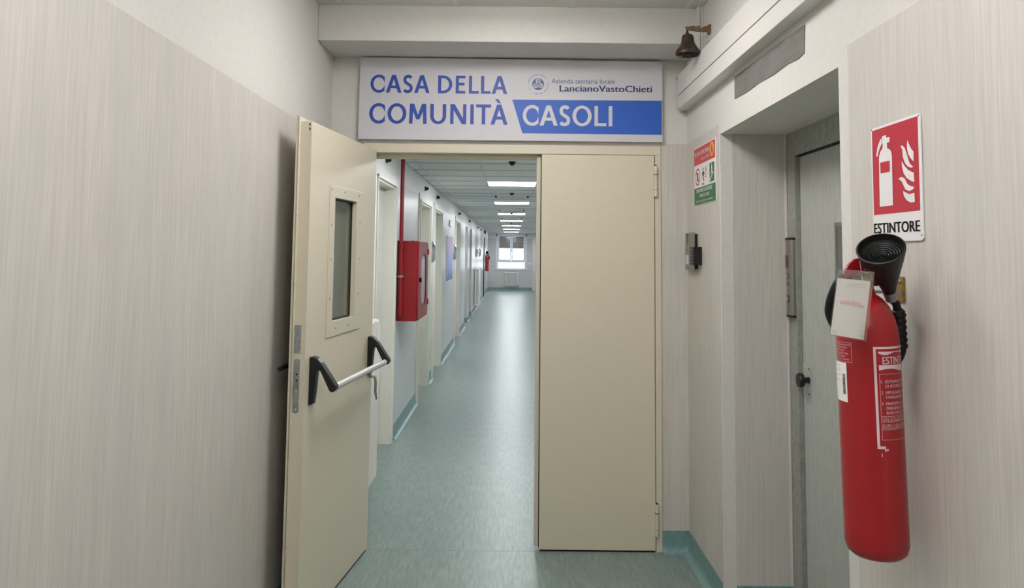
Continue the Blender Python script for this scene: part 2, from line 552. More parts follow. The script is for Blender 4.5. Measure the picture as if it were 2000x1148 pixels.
# ------------------------------------------------------------------ lobby ceiling (tiles are children)
def tile_mesh(wx, wy, m):
    mb = MB()
    g = 0.004
    mb.box(g, wx - g, g, wy - g, 0, 0.012)
    me = bpy.data.meshes.new('ceiling_tile')
    me.from_pydata(mb.v, [], mb.f)
    me.materials.append(MT[m])
    return me
def tiled(parent, xs, ys, z, m, skip):
    cache = {}
    for i in range(len(xs) - 1):
        for j in range(len(ys) - 1):
            if (i, j) in skip:
                continue
            k = (round(xs[i + 1] - xs[i], 3), round(ys[j + 1] - ys[j], 3))
            if k not in cache:
                cache[k] = tile_mesh(*k, m)
            o = bpy.data.objects.new('ceiling_tile', cache[k])
            o.location = (xs[i], ys[j], z)
            o.parent = parent
            COL.objects.link(o)

c1 = struct('ceiling', MB().box(XL, 1.1, YN, YB, ZC + 0.013, ZC + 0.1), 'void', 'suspended ceiling of pale mineral tiles over the lobby', 'ceiling')
xs = [XL, -0.9, -0.3, 0.3, 0.9, XR]
ys = [YN] + [YB - 0.6 * k for k in range(10, -1, -1)]
lamps_l = [(2, len(ys) - 1 - 2), (2, len(ys) - 1 - 5), (2, len(ys) - 1 - 8)]  # unseen lamps, spread out to even the light on walls and beam
tiled(c1, xs, ys, ZC, 'ceil', set())
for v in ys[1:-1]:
    box('seam_shadow_strip', 'seam', XL, XR, v - 0.004, v + 0.004, ZC - 0.003, ZC + 0.004, c1)  # grey strip drawn as the seam's shadow line
for x in xs[1:-1]:
    box('ceiling_rail', 'rail', x - 0.012, x + 0.012, YN, YB, ZC - 0.002, ZC + 0.006, c1)

def box_lamp(x0, y0, z, m, label, group):
    t = thing('ceiling_light', label, 'light', (x0 + 0.3, y0 + 0.3, z), group)
    obj('tray', MB().box(x0 + 0.02, x0 + 0.58, y0 + 0.02, y0 + 0.58, z - 0.02, z), 'rail', t, bevel=0.003)
    obj('diffuser', MB().box(x0 + 0.01, x0 + 0.59, y0 + 0.01, y0 + 0.59, z - 0.048, z - 0.02), m, t)  # glowing sides shaped to fill the beam and upper walls
    return t
def panel_lamp(x0, y0, z, m, label, group):
    t = thing('ceiling_light', label, 'light', (x0 + 0.3, y0 + 0.3, z), group)
    mb = MB()
    for a in ((0.004, 0.596, 0.004, 0.012), (0.004, 0.596, 0.588, 0.596), (0.004, 0.012, 0.012, 0.588), (0.588, 0.596, 0.012, 0.588)):
        mb.box(x0 + a[0], x0 + a[1], y0 + a[2], y0 + a[3], z - 0.004, z + 0.012)
    obj('frame', mb, 'rail', t)
    box('diffuser', m, x0 + 0.012, x0 + 0.588, y0 + 0.012, y0 + 0.588, z - 0.001, z + 0.008, t)
    return t
for (i, j), lb in zip(lamps_l, ('unseen square ceiling light box, sides glowing for fill, nearest the beam in the lobby', 'unseen square ceiling light box, sides glowing for fill, above the extinguisher wall', 'unseen square ceiling light box, sides glowing for fill, behind the viewer in the lobby')):
    box_lamp(xs[i], ys[j], ZC, 'lamp_lobby', lb, 'lobby ceiling lights')

# ------------------------------------------------------------------ corridor shell
OPEN = [(5.55, 6.46, 2.15), (8.22, 9.25, 2.15), (9.79, 10.80, 2.15), (13.52, 14.55, 2.15), (16.45, 17.42, 2.17), (18.35, 19.2, 2.17)]
mb = MB()
y = D2
for a, b, t in OPEN:
    mb.box(XC - 0.2, XC, y, a, 0, ZH + 0.1)
    mb.box(XC - 0.2, XC, a, b, t, ZH + 0.1)
    y = b
mb.box(XC - 0.2, XC, y, YE, 0, ZH + 0.1)
w = struct('wall_corridor_left', mb, 'hall_white', 'long pale corridor wall with a row of ivory door frames', 'wall')
runs = [(D2, 5.50), (6.59, 8.14), (9.33, 9.71), (10.88, 13.44), (14.63, 16.45), (17.42, 18.35), (19.2, YE)]
for a, b in runs:
    box('wall_covering', 'paper_hall', XC - 0.01, XC + 0.002, a, b, 0, ZD - 0.005, w)
for a, b, t in OPEN[4:]:
    box('reveal_covering', 'paper_hall', XC - 0.199, XC, b - 0.002, b + 0.01, 0, t, w)
struct('wall_corridor_right', MB().box(XCR, XCR + 0.15, D2, YE, 0, ZH + 0.1), 'hall_white', 'pale corridor wall hidden behind the closed cream door', 'wall')
w = bpy.data.objects['wall_corridor_right']
box('wall_covering', 'paper_hall', XCR - 0.002, XCR + 0.01, D2, YE, 0, ZD - 0.005, w)
struct('trim_2', MB().box(0.90, XCR, 31.9, YE, 0, ZH), 'paper_hall', 'pale pilaster at the right of the far corridor window', 'pilaster')
# end wall with window opening
WX0, WX1, WZ0, WZ1 = -0.615, 0.625, 0.90, 2.40
mb = MB()
mb.box(XC - 0.2, WX0, YE, YE + 0.2, 0, ZH + 0.1)
mb.box(WX1, XCR + 0.15, YE, YE + 0.2, 0, ZH + 0.1)
mb.box(WX0, WX1, YE, YE + 0.2, 0, WZ0)
mb.box(WX0, WX1, YE, YE + 0.2, WZ1, ZH + 0.1)
w = struct('wall_corridor_end', mb, 'hall_white', 'far corridor end wall around the bright window', 'wall')
mb = MB()
mb.box(XC, WX0 - 0.02, YE - 0.002, YE + 0.01, 0, ZD - 0.02)
mb.box(WX1 + 0.02, 0.90, YE - 0.002, YE + 0.01, 0, ZD - 0.02)
mb.box(WX0 - 0.02, WX1 + 0.02, YE - 0.002, YE + 0.01, 0, WZ0 - 0.03)
obj('wall_covering', mb, 'paper_hall', w)
for i, (a, b) in enumerate(runs):
    lb = ['behind the open fire door', 'below the red hose cabinet', 'between the two nearest corridor door frames', 'below the blue poster', 'past the poster, before the first alcove',
          'between the two plain alcoves', 'running to the far window'][i]
    cove('baseboard_%d' % (i + 1), [(XC + .002, b), (XC + .002, a)], 'teal corridor skirting ' + lb)
cove('baseboard_end', [(0.90, YE - .002), (XC, YE - .002)], 'teal skirting under the far window')
cove('baseboard_corridor_right', [(XCR - .002, D2), (XCR - .002, 31.9)], 'teal skirting along the hidden right corridor wall')
for a, b, t in OPEN[4:]:
    s = 'first' if a < 17 else 'second'
    tag(obj('wall_alcove_' + s, MB().box(XC - 0.24, XC - 0.2, a, b, 0, t), 'hall_door'), 'pale back of the %s plain alcove in the corridor wall' % s, 'wall', kind='structure')
    cove('baseboard_alcove_' + s, [(XC, b - .002), (XC - 0.2, b - .002)], 'teal skirting inside the %s plain alcove' % s)

# corridor ceiling
c2 = struct('ceiling_corridor', MB().box(XC, XCR, D2, YE, ZH + 0.013, ZH + 0.08), 'void', 'low suspended ceiling of pale tiles along the corridor', 'ceiling')
xs2 = [XC, -0.9, -0.3, 0.3, 0.9, XCR]
ys2 = [D2] + [8.9 + 0.6 * k for k in range(-7, 40)]
ys2 = [v for v in ys2 if v < YE - 0.1] + [YE]
skip = set()
lamp_y = [5.3 + 3.6 * k for k in range(8)]  # last lamp of the row added to brighten the end wall
cass_y = [10.7 + 3.6 * k for k in range(5)]
for v in lamp_y + cass_y:
    j = min(range(len(ys2)), key=lambda q: abs(ys2[q] - v))
    skip.add((2, j))
tiled(c2, xs2, ys2, ZH, 'hall_ceil', skip)
for x in xs2[1:-1]:
    box('ceiling_rail', 'rail', x - 0.012, x + 0.012, D2, YE, ZH - 0.002, ZH + 0.006, c2)
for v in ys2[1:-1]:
    box('seam_shadow_strip', 'seam', XC, XCR, v - 0.004, v + 0.004, ZH - 0.003, ZH + 0.004, c2)  # grey strips stand in for shadow lines between tile rows
ordn = ['nearest', 'second', 'third', 'fourth', 'fifth', 'sixth', 'added seventh', 'eighth']
for k, v in enumerate(lamp_y):
    lb = 'square ceiling light just inside the corridor above the door head' if k == 0 else 'square corridor ceiling light, %s of the row seen through the doorway' % ordn[k - 1]
    panel_lamp(-0.3, v, ZH, 'lamp_hall', lb, 'corridor ceiling lights')
# air cassettes
for k, v in enumerate(cass_y):
    t = thing('air_cassette', 'white square ceiling air conditioner, %s along the corridor' % ordn[k], 'air conditioner', (0, v + 0.3, ZH), 'ceiling air conditioners')
    mb = MB()
    mb.add([(-0.29, v + 0.01, ZH + 0.01), (0.29, v + 0.01, ZH + 0.01), (0.29, v + 0.59, ZH + 0.01), (-0.29, v + 0.59, ZH + 0.01),
            (-0.26, v + 0.04, ZH - 0.025), (0.26, v + 0.04, ZH - 0.025), (0.26, v + 0.56, ZH - 0.025), (-0.26, v + 0.56, ZH - 0.025)],
           [(0, 1, 2, 3), (7, 6, 5, 4), (0, 4, 5, 1), (1, 5, 6, 2), (2, 6, 7, 3), (3, 7, 4, 0)])
    obj('panel', mb, 'hall_ceil', t)
    mb = MB()
    for i in range(7):
        mb.box(-0.15, 0.15, v + 0.16 + i * 0.042, v + 0.18 + i * 0.042, ZH - 0.029, ZH - 0.0255)
    obj('grille', mb, 'rail', t)
    for (a, b, c, d) in ((-0.2, 0.2, 0.05, 0.085), (-0.2, 0.2, 0.515, 0.55), (-0.25, -0.215, 0.1, 0.5), (0.215, 0.25, 0.1, 0.5)):
        box('air_slot', 'dark' if c > 0.4 or b < 0 or a > 0 else 'display', a, b, v + c, v + d, ZH - 0.0262, ZH - 0.0255, t)
# detectors
for k, v in enumerate([6.95, 10.62, 16.0, 21.5]):
    t = thing('ceiling_detector', 'small black detector on the corridor ceiling, %s from the doorway' % ordn[k], 'detector', (0, v, ZH), 'ceiling detectors')
    obj('base', MB().lathe([(0.034, 0), (0.034, -0.01), (0.028, -0.014)], (0, v, ZH)), 'black', t, smooth=True)
    obj('sensor', MB().lathe([(0.022, -0.014), (0.022, -0.026), (0.014, -0.034)], (0, v, ZH)), 'black', t, smooth=True)

# ------------------------------------------------------------------ fire door frame and leaves
t = thing('trim_3', 'cream steel frame around the double fire doors', 'door frame', (0, D, 0), kind='structure')
box('head', 'cream_frame', -0.833, 0.832, D - 0.012, D2 + 0.01, 2.152, 2.203, t, 0.003)
box('head_stop', 'cream_frame', -0.797, 0.797, D + 0.062, D + 0.10, 2.128, 2.152, t, 0.002)
box('head_seal', 'cream_frame', -0.797, 0.797, D + 0.052, D + 0.062, 2.132, 2.152, t)
box('jamb', 'cream_frame', -0.833, -0.797, D - 0.012, D2 + 0.01, 0, 2.152, t, 0.003)
box('jamb', 'cream_frame', 0.798, 0.832, D - 0.012, D2 + 0.01, 0, 2.152, t, 0.003)

t = thing('door_1', 'closed narrow cream steel fire door leaf, right of the opening', 'door', (0.8, D, 0), kind='structure')
box('panel', 'cream', 0.165, 0.794, D - 0.016, D + 0.045, 0.010, 2.150, t, 0.003)
box('edge_lip', 'cream_frame', 0.139, 0.163, D + 0.022, D + 0.058, 0.018, 2.142, t, 0.002)
box('edge_seal', 'rubber', 0.161, 0.1655, D - 0.006, D + 0.030, 0.02, 2.14, t)
box('bottom_seal', 'rubber', 0.172, 0.788, D - 0.010, D + 0.03, 0.0, 0.012, t)
for za, zb in ((1.92, 2.09), (0.087, 0.256)):
    h = obj('hinge', MB().path([(0.800, D - 0.022, za), (0.800, D - 0.022, zb)], 0.0105, 14), 'cream_frame', t, smooth=True)
    for f in (0.22, 0.72):
        z = za + (zb - za) * f
        obj('washer', MB().path([(0.800, D - 0.022, z - 0.002), (0.800, D - 0.022, z + 0.002)], 0.0115, 14), 'zinc' if f < .5 else 'rubber', h, smooth=True)
    obj('pin_cap', MB().path([(0.800, D - 0.022, zb), (0.800, D - 0.022, zb + 0.006)], 0.006, 10), 'rubber', h, smooth=True)

# open leaf, built in leaf coordinates: s from hinge, t out of the visible face, z
HA = math.atan(0.121)
HX, HY = -0.7589, 4.205
dS, dT = Vector((-math.sin(HA), -math.cos(HA), 0)), Vector((math.cos(HA), -math.sin(HA), 0))
LF = lambda s, t, z: Vector((HX, HY, 0)) + dS * s + dT * t + Vector((0, 0, z))
SL, TH = 0.948, -0.050
t = thing('door_2', 'open cream steel fire door leaf with a black and grey push bar', 'door', (HX, HY, 0), kind='structure')
W0, W1, V0, V1 = 0.332, 0.648, 1.27, 1.85
mb = MB()
for a in ((0, W0, 0.012, 2.162), (W1, SL, 0.012, 2.162), (W0, W1, 0.012, V0), (W0, W1, V1, 2.162)):
    mb.box(a[0], a[1], TH, 0, a[2], a[3], LF)
obj('panel', mb, 'cream', t)
obj('rear_flange', MB().box(0.0, SL + 0.022, TH - 0.004, TH, 0.02, 2.182, LF).box(SL + 0.018, SL + 0.022, TH - 0.012, TH, 0.02, 2.182, LF), 'cream_frame', t)
obj('front_edge', MB().box(SL - 0.001, SL + 0.002, -0.006, 0.001, 0.012, 2.162, LF), 'cream_frame', t)
obj('bottom_seal', MB().box(0.02, SL - 0.01, TH + 0.012, -0.002, 0.0, 0.013, LF), 'rubber', t)
mb = MB()
fo = 0.068
for a in ((W0 - fo - 0.03, W1 + fo, V0 - fo, V0), (W0 - fo - 0.03, W1 + fo, V1, V1 + 0.056), (W0 - fo - 0.03, W0, V0, V1), (W1, W1 + fo, V0, V1)):
    mb.box(a[0], a[1], 0.0, 0.006, a[2], a[3], LF)
g = obj('window_frame', mb, 'cream_frame', t, bevel=0.0015)
mb = MB()
for s_, z_ in ((0.30, 1.885), (0.52, 1.885), (0.70, 1.885), (0.69, 1.72), (0.69, 1.56), (0.69, 1.38), (0.6, 1.235), (0.42, 1.235), (0.28, 1.38), (0.28, 1.56), (0.28, 1.75)):
    mb.path([LF(s_, 0.004, z_), LF(s_, 0.008, z_)], 0.005, 8)
obj('screws', mb, 'zinc', g)
mb = MB()
for a in ((W0, W0 + 0.008, V0, V1), (W1 - 0.008, W1, V0, V1), (W0, W1, V0, V0 + 0.008), (W0, W1, V1 - 0.008, V1)):
    mb.box(a[0], a[1], -0.030, -0.018, a[2], a[3], LF)
obj('glazing_seal', mb, 'rubber', g)
obj('window_pane', MB().box(W0 + 0.004, W1 - 0.004, -0.026, -0.020, V0 + 0.004, V1 - 0.004, LF), 'wglass', t)
# lock fittings on the free edge
obj('cover_plate', MB().box(SL, SL + 0.0025, -0.052, -0.020, 1.163, 1.282, LF), 'zinc', t)
mb = MB()
def edge_fn(u, v, d):
    return LF(SL + d, u, v)
pl_ = arc_pts(-0.034, 1.128, 0.0125, 0.0125, 0, math.pi, 12) + arc_pts(-0.034, 0.925, 0.0125, 0.0125, math.pi, 2 * math.pi, 12)
lp = obj('lock_plate', MB().prism(pl_, edge_fn, 0.0, 0.003), 'zinc', t)
obj('latch', MB().box(SL + 0.003, SL + 0.010, -0.042, -0.027, 1.018, 1.045, LF), 'steel', lp)
for z_ in (1.128, 1.075, 1.05, 1.005, 0.928):
    obj('screw_hole', MB().path([LF(SL + 0.002, -0.033, z_), LF(SL + 0.0042, -0.033, z_)], 0.0042, 10), 'dark' if z_ in (1.075, 1.05) else 'chrome', lp)
for z_ in (2.142, 2.122):
    obj('edge_slot', MB().box(SL, SL + 0.001, -0.012, -0.006, z_, z_ + 0.012, LF), 'dark', t)
for z_ in (1.75, 1.46, 1.24, 0.87, 0.62, 0.35):
    obj('rivet', MB().lathe([(0.004, 0), (0.003, 0.003), (0.001, 0.004)], LF(SL + 0.018, TH + 0.006, z_), dS, 8), 'cream_frame', t, smooth=True)
# push bar
pb = obj('push_bar', MB().path([LF(0.862, 0.104, 1.012), LF(0.085, 0.098, 1.008)], 0.0155, 20), 'alu', t, smooth=True)
for k, s_ in enumerate((0.878, 0.062)):
    hw = 0.021
    # housing with a pointed top, then the arm that reaches forward and down to the tube
    prof = [(0.0, 0.935), (0.018, 0.940), (0.024, 0.99), (0.030, 1.06), (0.034, 1.082), (0.046, 1.088), (0.06, 1.062), (0.086, 1.012), (0.092, 0.999), (0.104, 0.993),
            (0.116, 0.998), (0.122, 1.011), (0.118, 1.024), (0.085, 1.072), (0.052, 1.118), (0.036, 1.134), (0.018, 1.143), (0.0, 1.141)]
    obj('arm', MB().prism(prof, lambda u, v, d, s_=s_: LF(s_ + d, u, v), -hw, hw), 'black', pb, bevel=0.006, seg=3)
# pull lever under the hinge end and the lever on the far face
obj('lever', MB().path([LF(0.030, 0.0, 0.925), LF(0.030, 0.03, 0.922), LF(0.034, 0.036, 0.89), LF(0.030, 0.034, 0.84), LF(0.022, 0.04, 0.80)], [0.009, 0.009, 0.007, 0.007, 0.006], 10), 'steel', t, smooth=True)
rh = obj('rear_handle', MB().path([LF(0.86, TH, 1.10), LF(0.86, TH - 0.045, 1.10), LF(0.92, TH - 0.052, 1.10), LF(0.975, TH - 0.05, 1.098)], [0.011, 0.011, 0.010, 0.009], 12), 'black', t, smooth=True)
obj('handle_plate', MB().box(0.835, 0.885, TH - 0.014, TH - 0.003, 1.0, 1.16, LF), 'black', rh)
for z_ in (0.25, 1.95):
    obj('hinge', MB().path([LF(-0.006, -0.04, z_), LF(-0.006, -0.04, z_ + 0.16)], 0.010, 12), 'cream_frame', t, smooth=True)

# ------------------------------------------------------------------ main sign
SF = 4.183
t = thing('wall_sign', 'wide white sign reading CASA DELLA COMUNITÀ CASOLI above the fire doors', 'sign', (-0.01, SF + 0.03, 2.223))
mb = MB()
mb.add([(-0.860, y, z) if False else (x, y, z) for (x, z) in ((-0.861, 2.223), (0.836, 2.223), (0.838, 2.678), (-0.858, 2.687)) for y in (SF, SF + 0.028)],
       [(0, 2, 4, 6), (1, 7, 5, 3), (0, 1, 3, 2), (2, 3, 5, 4), (4, 5, 7, 6), (6, 7, 1, 0)])
obj('board', mb, 'boardwhite', t)
sg = lambda u, v, d: (u, SF - 0.0008 - d, v)
ROWS = [('navy', 0.0175, 2.486, 2.5865, [('C', -.799, -.719), ('A', -.712, -.624), ('S', -.618, -.559), ('A', -.553, -.467)], 'CASA'),
        ('navy', 0.0175, 2.485, 2.5865, [('D', -.420, -.340), ('E', -.321, -.267), ('L', -.247, -.191), ('L', -.179, -.125), ('A', -.119, -.032)], 'DELLA'),
        ('navy', 0.0198, 2.3115, 2.4245, [('C', -.802, -.713), ('O', -.700, -.594), ('M', -.579, -.480), ('U', -.461, -.372), ('N', -.349, -.259), ('I', -.237, -.2175), ('T', -.205, -.121), ('A', -.124, -.028)], 'COMUNITA'),
        ('boardwhite', 0.0198, 2.3085, 2.4225, [('C', .056, .145), ('A', .150, .252), ('S', .258, .324), ('O', .334, .441), ('L', .457, .523), ('I', .536, .5565)], 'CASOLI')]
bar = obj('blue_band', MB().flat([(-0.003, 2.4535), (0.055, 2.264), (0.833, 2.264), (0.8335, 2.456)], sg, 0.0), 'blue', t)
for m_, st, zb, zt, ls, wd in ROWS:
    mb = MB()
    fn = (lambda u, v, d: (u, SF - 0.0016 - d, v)) if wd == 'CASOLI' else sg
    for ch, a, b in ls:
        letter(mb, ch, a, b, zb, zt, st, fn)
    if wd == 'COMUNITA':
        mb.flat([(-.101, 2.455), (-.080, 2.455), (-.066, 2.432), (-.080, 2.432)], fn)
    obj('lettering', mb, m_, t)
mb = MB()
put_text(mb, 'Azienda sanitaria locale', 0.216, 0.571, 2.549, 2.577, sg)
obj('small_lettering', mb, 'slate', t)
mb = MB()
put_text(mb, 'LancianoVastoChieti', 0.262, 0.778, 2.5035, 2.5415, sg, bold=0.0016)
obj('small_lettering', mb, 'slate', t)
# round emblem: three spirals and a ring of letters
cx, cz, R = 0.141, 2.5425, 0.0335
em = obj('emblem', MB().flat(arc_pts(cx, cz, R, R, 0, 2 * math.pi, 40)[:-1], sg), 'slate', t)
mb, mb2 = MB(), MB()
f1 = lambda u, v, d: (u, SF - 0.0014 - d, v)
f2 = lambda u, v, d: (u, SF - 0.0020 - d, v)
for a in (90, 210, 330):
    a = math.radians(a)
    lx, lz = cx + R * 0.50 * math.cos(a), cz + R * 0.50 * math.sin(a)
    mb.flat(arc_pts(lx, lz, R * 0.43, R * 0.43, 0, 2 * math.pi, 24)[:-1], f1, 0.0001 * a)
    sp = []
    for i in range(40):
        th = a + 2.4 + i / 39 * 3.3 * math.pi
        r = R * 0.36 * (1 - i / 39 * 0.80)
        sp.append((lx + r * math.cos(th), lz + r * math.sin(th)))
    stroke(mb2, sp, R * 0.10, f2, 0.0008)
obj('spiral_lines', mb2, 'slate', em)
obj('spirals', mb, 'boardwhite', em)
mb = MB()
ring = 'LANCIANOVASTOCHIETI * REGIONE ABRUZZO * ASL 2 '
for i, ch in enumerate(ring):
    if ch == ' ':
        continue
    th = math.radians(170) - i * 2 * math.pi / len(ring)
    vs, fs = text2d(ch, 1)
    if not vs:
        continue
    wch = max(p[0] for p in vs) + min(p[0] for p in vs)
    k = 0.0125
    rr = 0.0505
    P = []
    for (u, v) in vs:
        lu, lv = (u - wch / 2) * k, v * k
        P.append((cx + math.cos(th) * (rr + lv) + math.sin(th) * lu, SF - 0.0008, cz + math.sin(th) * (rr + lv) - math.cos(th) * lu))
    mb.add(P, fs)
obj('ring_lettering', mb, 'slate', em)

# ------------------------------------------------------------------ trunking, plaque, bell, conduit
t = thing('cable_trunking', 'long white cable trunking running along the top of the right wall', 'trunking', (XR, 0.8, 2.41))
obj('channel', MB().box(0.922, XR, YN, D - 0.03, 2.405, 2.482), 'trunk', t, bevel=0.003)
obj('channel', MB().box(0.922, XR, YN, D - 0.03, 2.486, 2.600), 'trunk', t, bevel=0.003)
obj('joint_strip', MB().box(0.926, XR, YN, D - 0.03, 2.481, 2.487), 'void', t)
mb = MB()
pl_ = [(3.298, 2.386), (2.496, 2.376), (2.505, 2.281), (2.56, 2.274), (2.66, 2.281), (2.80, 2.277), (2.98, 2.284), (3.12, 2.280), (3.30, 2.287)]
tag(obj('blank_plaque', mb.prism(pl_, lambda u, v, d: (XR - d, u, v), 0, 0.003), 'plaque'), 'blank rough grey plaque above the lift recess', 'plaque')
t = thing('cable_conduit', 'thin white conduit in the ceiling corner beside the bell', 'conduit', (0.968, 3.84, 2.6))
obj('pipe', MB().box(0.952, 0.966, 3.835, YB, 2.60, ZC), 'trunk', t, bevel=0.003)
obj('pipe', MB().box(0.968, XR, 3.835, YB, 2.60, ZC), 'trunk', t, bevel=0.003)
BX, BY, BZ = 0.868, 3.70, 2.588
t = thing('wall_bell', 'small dark bronze bell hanging high in the corner above the trunking', 'bell', (BX, BY, BZ))
prof = [(0.001, .106), (0.012, .106), (0.024, .102), (0.0285, .094), (0.030, .08), (0.033, .062), (0.040, .046), (0.050, .034), (0.0585, .022), (0.0610, .012), (0.0605, .004), (0.056, 0.0),
        (0.052, .004), (0.046, .02), (0.034, .04), (0.026, .07), (0.02, .09), (0.001, .095)]
obj('bell_body', MB().lathe(prof, (BX, BY, BZ), n=36, caps=False), 'bellmetal', t, smooth=True)
obj('hanger', MB().lathe([(0.006, .104), (0.009, .11), (0.006, .118), (0.004, .13), (0.003, .145)], (BX - .002, BY, BZ), n=12), 'bellmetal', t, smooth=True)
obj('clapper', MB().path([(BX, BY, BZ + .08), (BX, BY, BZ + .02)], 0.004, 8).lathe([(0.001, -.012), (0.009, -.006), (0.011, .003), (0.007, .012), (0.001, .015)], (BX, BY, BZ + .01), n=14), 'bellmetal', t, smooth=True)
mb = MB()
z0 = BZ + 0.131
br = [(BX - .012, z0 + .012), (BX + .001, z0 + .008), (BX + .004, z0 + .014), (BX + .036, z0 + .018), (BX + .040, z0 + .004), (BX + .046, z0 + .018), (BX + .064, z0 + .017), (BX + .060, z0 + .004),
      (BX + .086, z0 + .016), (BX + .100, z0 + .016), (BX + .104, z0 - .012), (BX + .05, z0 - .010), (BX + .012, z0 - .004), (BX - .002, z0 - .006)]
obj('bracket', mb.prism(br, lambda u, v, d: (u, BY + d, v), -0.006, 0.006), 'bracket', t)
obj('wall_plate', MB().box(BX + .100, XR, BY - .014, BY + .014, z0 - .022, z0 + .024), 'bracket', t, bevel=0.003)
obj('striker', MB().path([(BX - .05, BY, BZ - .004), (BX - .036, BY, BZ - .010), (BX - .03, BY, BZ - .002)], 0.006, 8), 'bracket', t, smooth=True)
tag(obj('wall_plug', MB().lathe([(0.006, 0), (0.006, 0.004), (0.003, 0.006)], (0.930, D, 2.592), (0, -1, 0), 10), 'dark'), 'tiny black plug hole in the wall under the bell', 'plug')

# ------------------------------------------------------------------ fire notice on the right wall
FX = XR - 0.0025
t = thing('fire_notice', 'red, white and green IN CASO DI INCENDIO notice beside the lift recess', 'sign', (FX, 3.82, 1.86))
obj('board', MB().box(FX - 0.003, FX, 3.612, 4.032, 1.858, 2.162), 'signwhite', t)
ff = lambda u, v, d: (FX - 0.0036 - d, u, v)
rect = lambda a, b, c, d: [(a, c), (b, c), (b, d), (a, d)]
obj('red_band', MB().flat(rect(4.030, 3.617, 2.069, 2.158), ff), 'firered', t)
obj('green_band', MB().flat(rect(4.032, 3.613, 1.861, 1.948), ff), 'green', t)
ff2 = lambda u, v, d: (FX - 0.0044 - d, u, v)
mb = MB()
put_text(mb, 'IN CASO DI INCENDIO', 4.008, 3.722, 2.116, 2.138, ff2, bold=0.0012)
put_text(mb, 'In case of fire', 3.878, 3.718, 2.086, 2.102, ff2, bold=0.0008)
obj('lettering', mb, 'signwhite', t)
mb = MB()
put_text(mb, "NON USARE L'ASCENSORE", 3.980, 3.672, 1.922, 1.943, ff2, bold=0.0012)
put_text(mb, 'USARE LE SCALE', 3.918, 3.724, 1.8965, 1.9135, ff2, bold=0.0012)
put_text(mb, 'do not use elevator use stairway', 3.996, 3.660, 1.871, 1.886, ff2, bold=0.0006)
obj('lettering', mb, 'signwhite', t)
yd = obj('yellow_disc', MB().flat(arc_pts(3.672, 2.117, 0.041, 0.036, 0, 2 * math.pi, 28)[:-1], ff2), 'yellow', t)
ff3 = lambda u, v, d: (FX - 0.0052 - d, u, v)
obj('flame_mark', MB().flat([(3.672, 2.146), (3.660, 2.128), (3.650, 2.098), (3.662, 2.088), (3.672, 2.112), (3.682, 2.088), (3.694, 2.098), (3.684, 2.128)], ff3), 'firered', yd)
mb = MB()
mb.strip(arc_pts(3.96, 2.006, .049, .046, 0, 2 * math.pi, 30), arc_pts(3.96, 2.006, .040, .037, 0, 2 * math.pi, 30), ff)
mb.flat([(3.996, 2.036), (3.990, 2.041), (3.924, 1.976), (3.930, 1.971)], ff2)
obj('prohibition_ring', mb, 'firered', t)
mb = MB()
mb.strip([(3.978, 1.985), (3.978, 2.026), (3.944, 2.026), (3.944, 1.985), (3.978, 1.985)], [(3.974, 1.989), (3.974, 2.022), (3.948, 2.022), (3.948, 1.989), (3.974, 1.989)], ff)
mb.flat(arc_pts(3.961, 2.015, .005, .005, 0, 6.283, 10)[:-1], ff).flat(rect(3.967, 3.955, 1.99, 2.009), ff)
obj('lift_symbol', mb, 'ink', t)
mb = MB()
mb.flat(arc_pts(3.846, 2.036, .008, .007, 0, 6.283, 12)[:-1], ff)
mb.flat([(3.858, 2.026), (3.838, 2.026), (3.834, 2.002), (3.842, 1.996), (3.825, 1.978), (3.832, 1.972), (3.852, 1.992), (3.858, 2.004)], ff)
mb.flat([(3.860, 2.024), (3.872, 2.006), (3.868, 2.002), (3.856, 2.016)], ff).flat([(3.838, 2.024), (3.820, 2.012), (3.822, 2.006), (3.838, 2.015)], ff).flat(rect(3.868, 3.826, 1.957, 1.963), ff)
obj('running_figure', mb, 'ink', t)
mb = MB()
mb.strip([(3.792, 2.048), (3.812, 2.012), (3.806, 1.994), (3.792, 1.988), (3.776, 1.994), (3.772, 2.012), (3.792, 2.048)], [(3.792, 2.034), (3.806, 2.010), (3.802, 1.998), (3.792, 1.994), (3.781, 1.998), (3.778, 2.012), (3.792, 2.034)], ff)
obj('flame_outline', mb, 'firered', t)
g = obj('green_square', MB().flat(rect(3.722, 3.635, 1.958, 2.051), ff), 'green', t)
mb = MB()
mb.flat(arc_pts(3.678, 2.040, .007, .006, 0, 6.283, 12)[:-1], ff2)
mb.flat([(3.690, 2.032), (3.668, 2.034), (3.664, 2.012), (3.650, 1.996), (3.656, 1.991), (3.674, 2.006), (3.690, 1.992), (3.696, 1.996), (3.682, 2.014)], ff2)
mb.flat([(3.716, 1.964), (3.704, 1.964), (3.704, 1.972), (3.690, 1.972), (3.690, 1.980), (3.676, 1.980), (3.676, 1.988), (3.660, 1.988), (3.660, 1.996), (3.642, 1.996), (3.642, 2.002), (3.664, 2.001), (3.666, 1.994), (3.680, 1.993), (3.682, 1.986), (3.696, 1.985), (3.698, 1.978), (3.716, 1.976)], ff2)
obj('stair_figure', mb, 'signwhite', g)

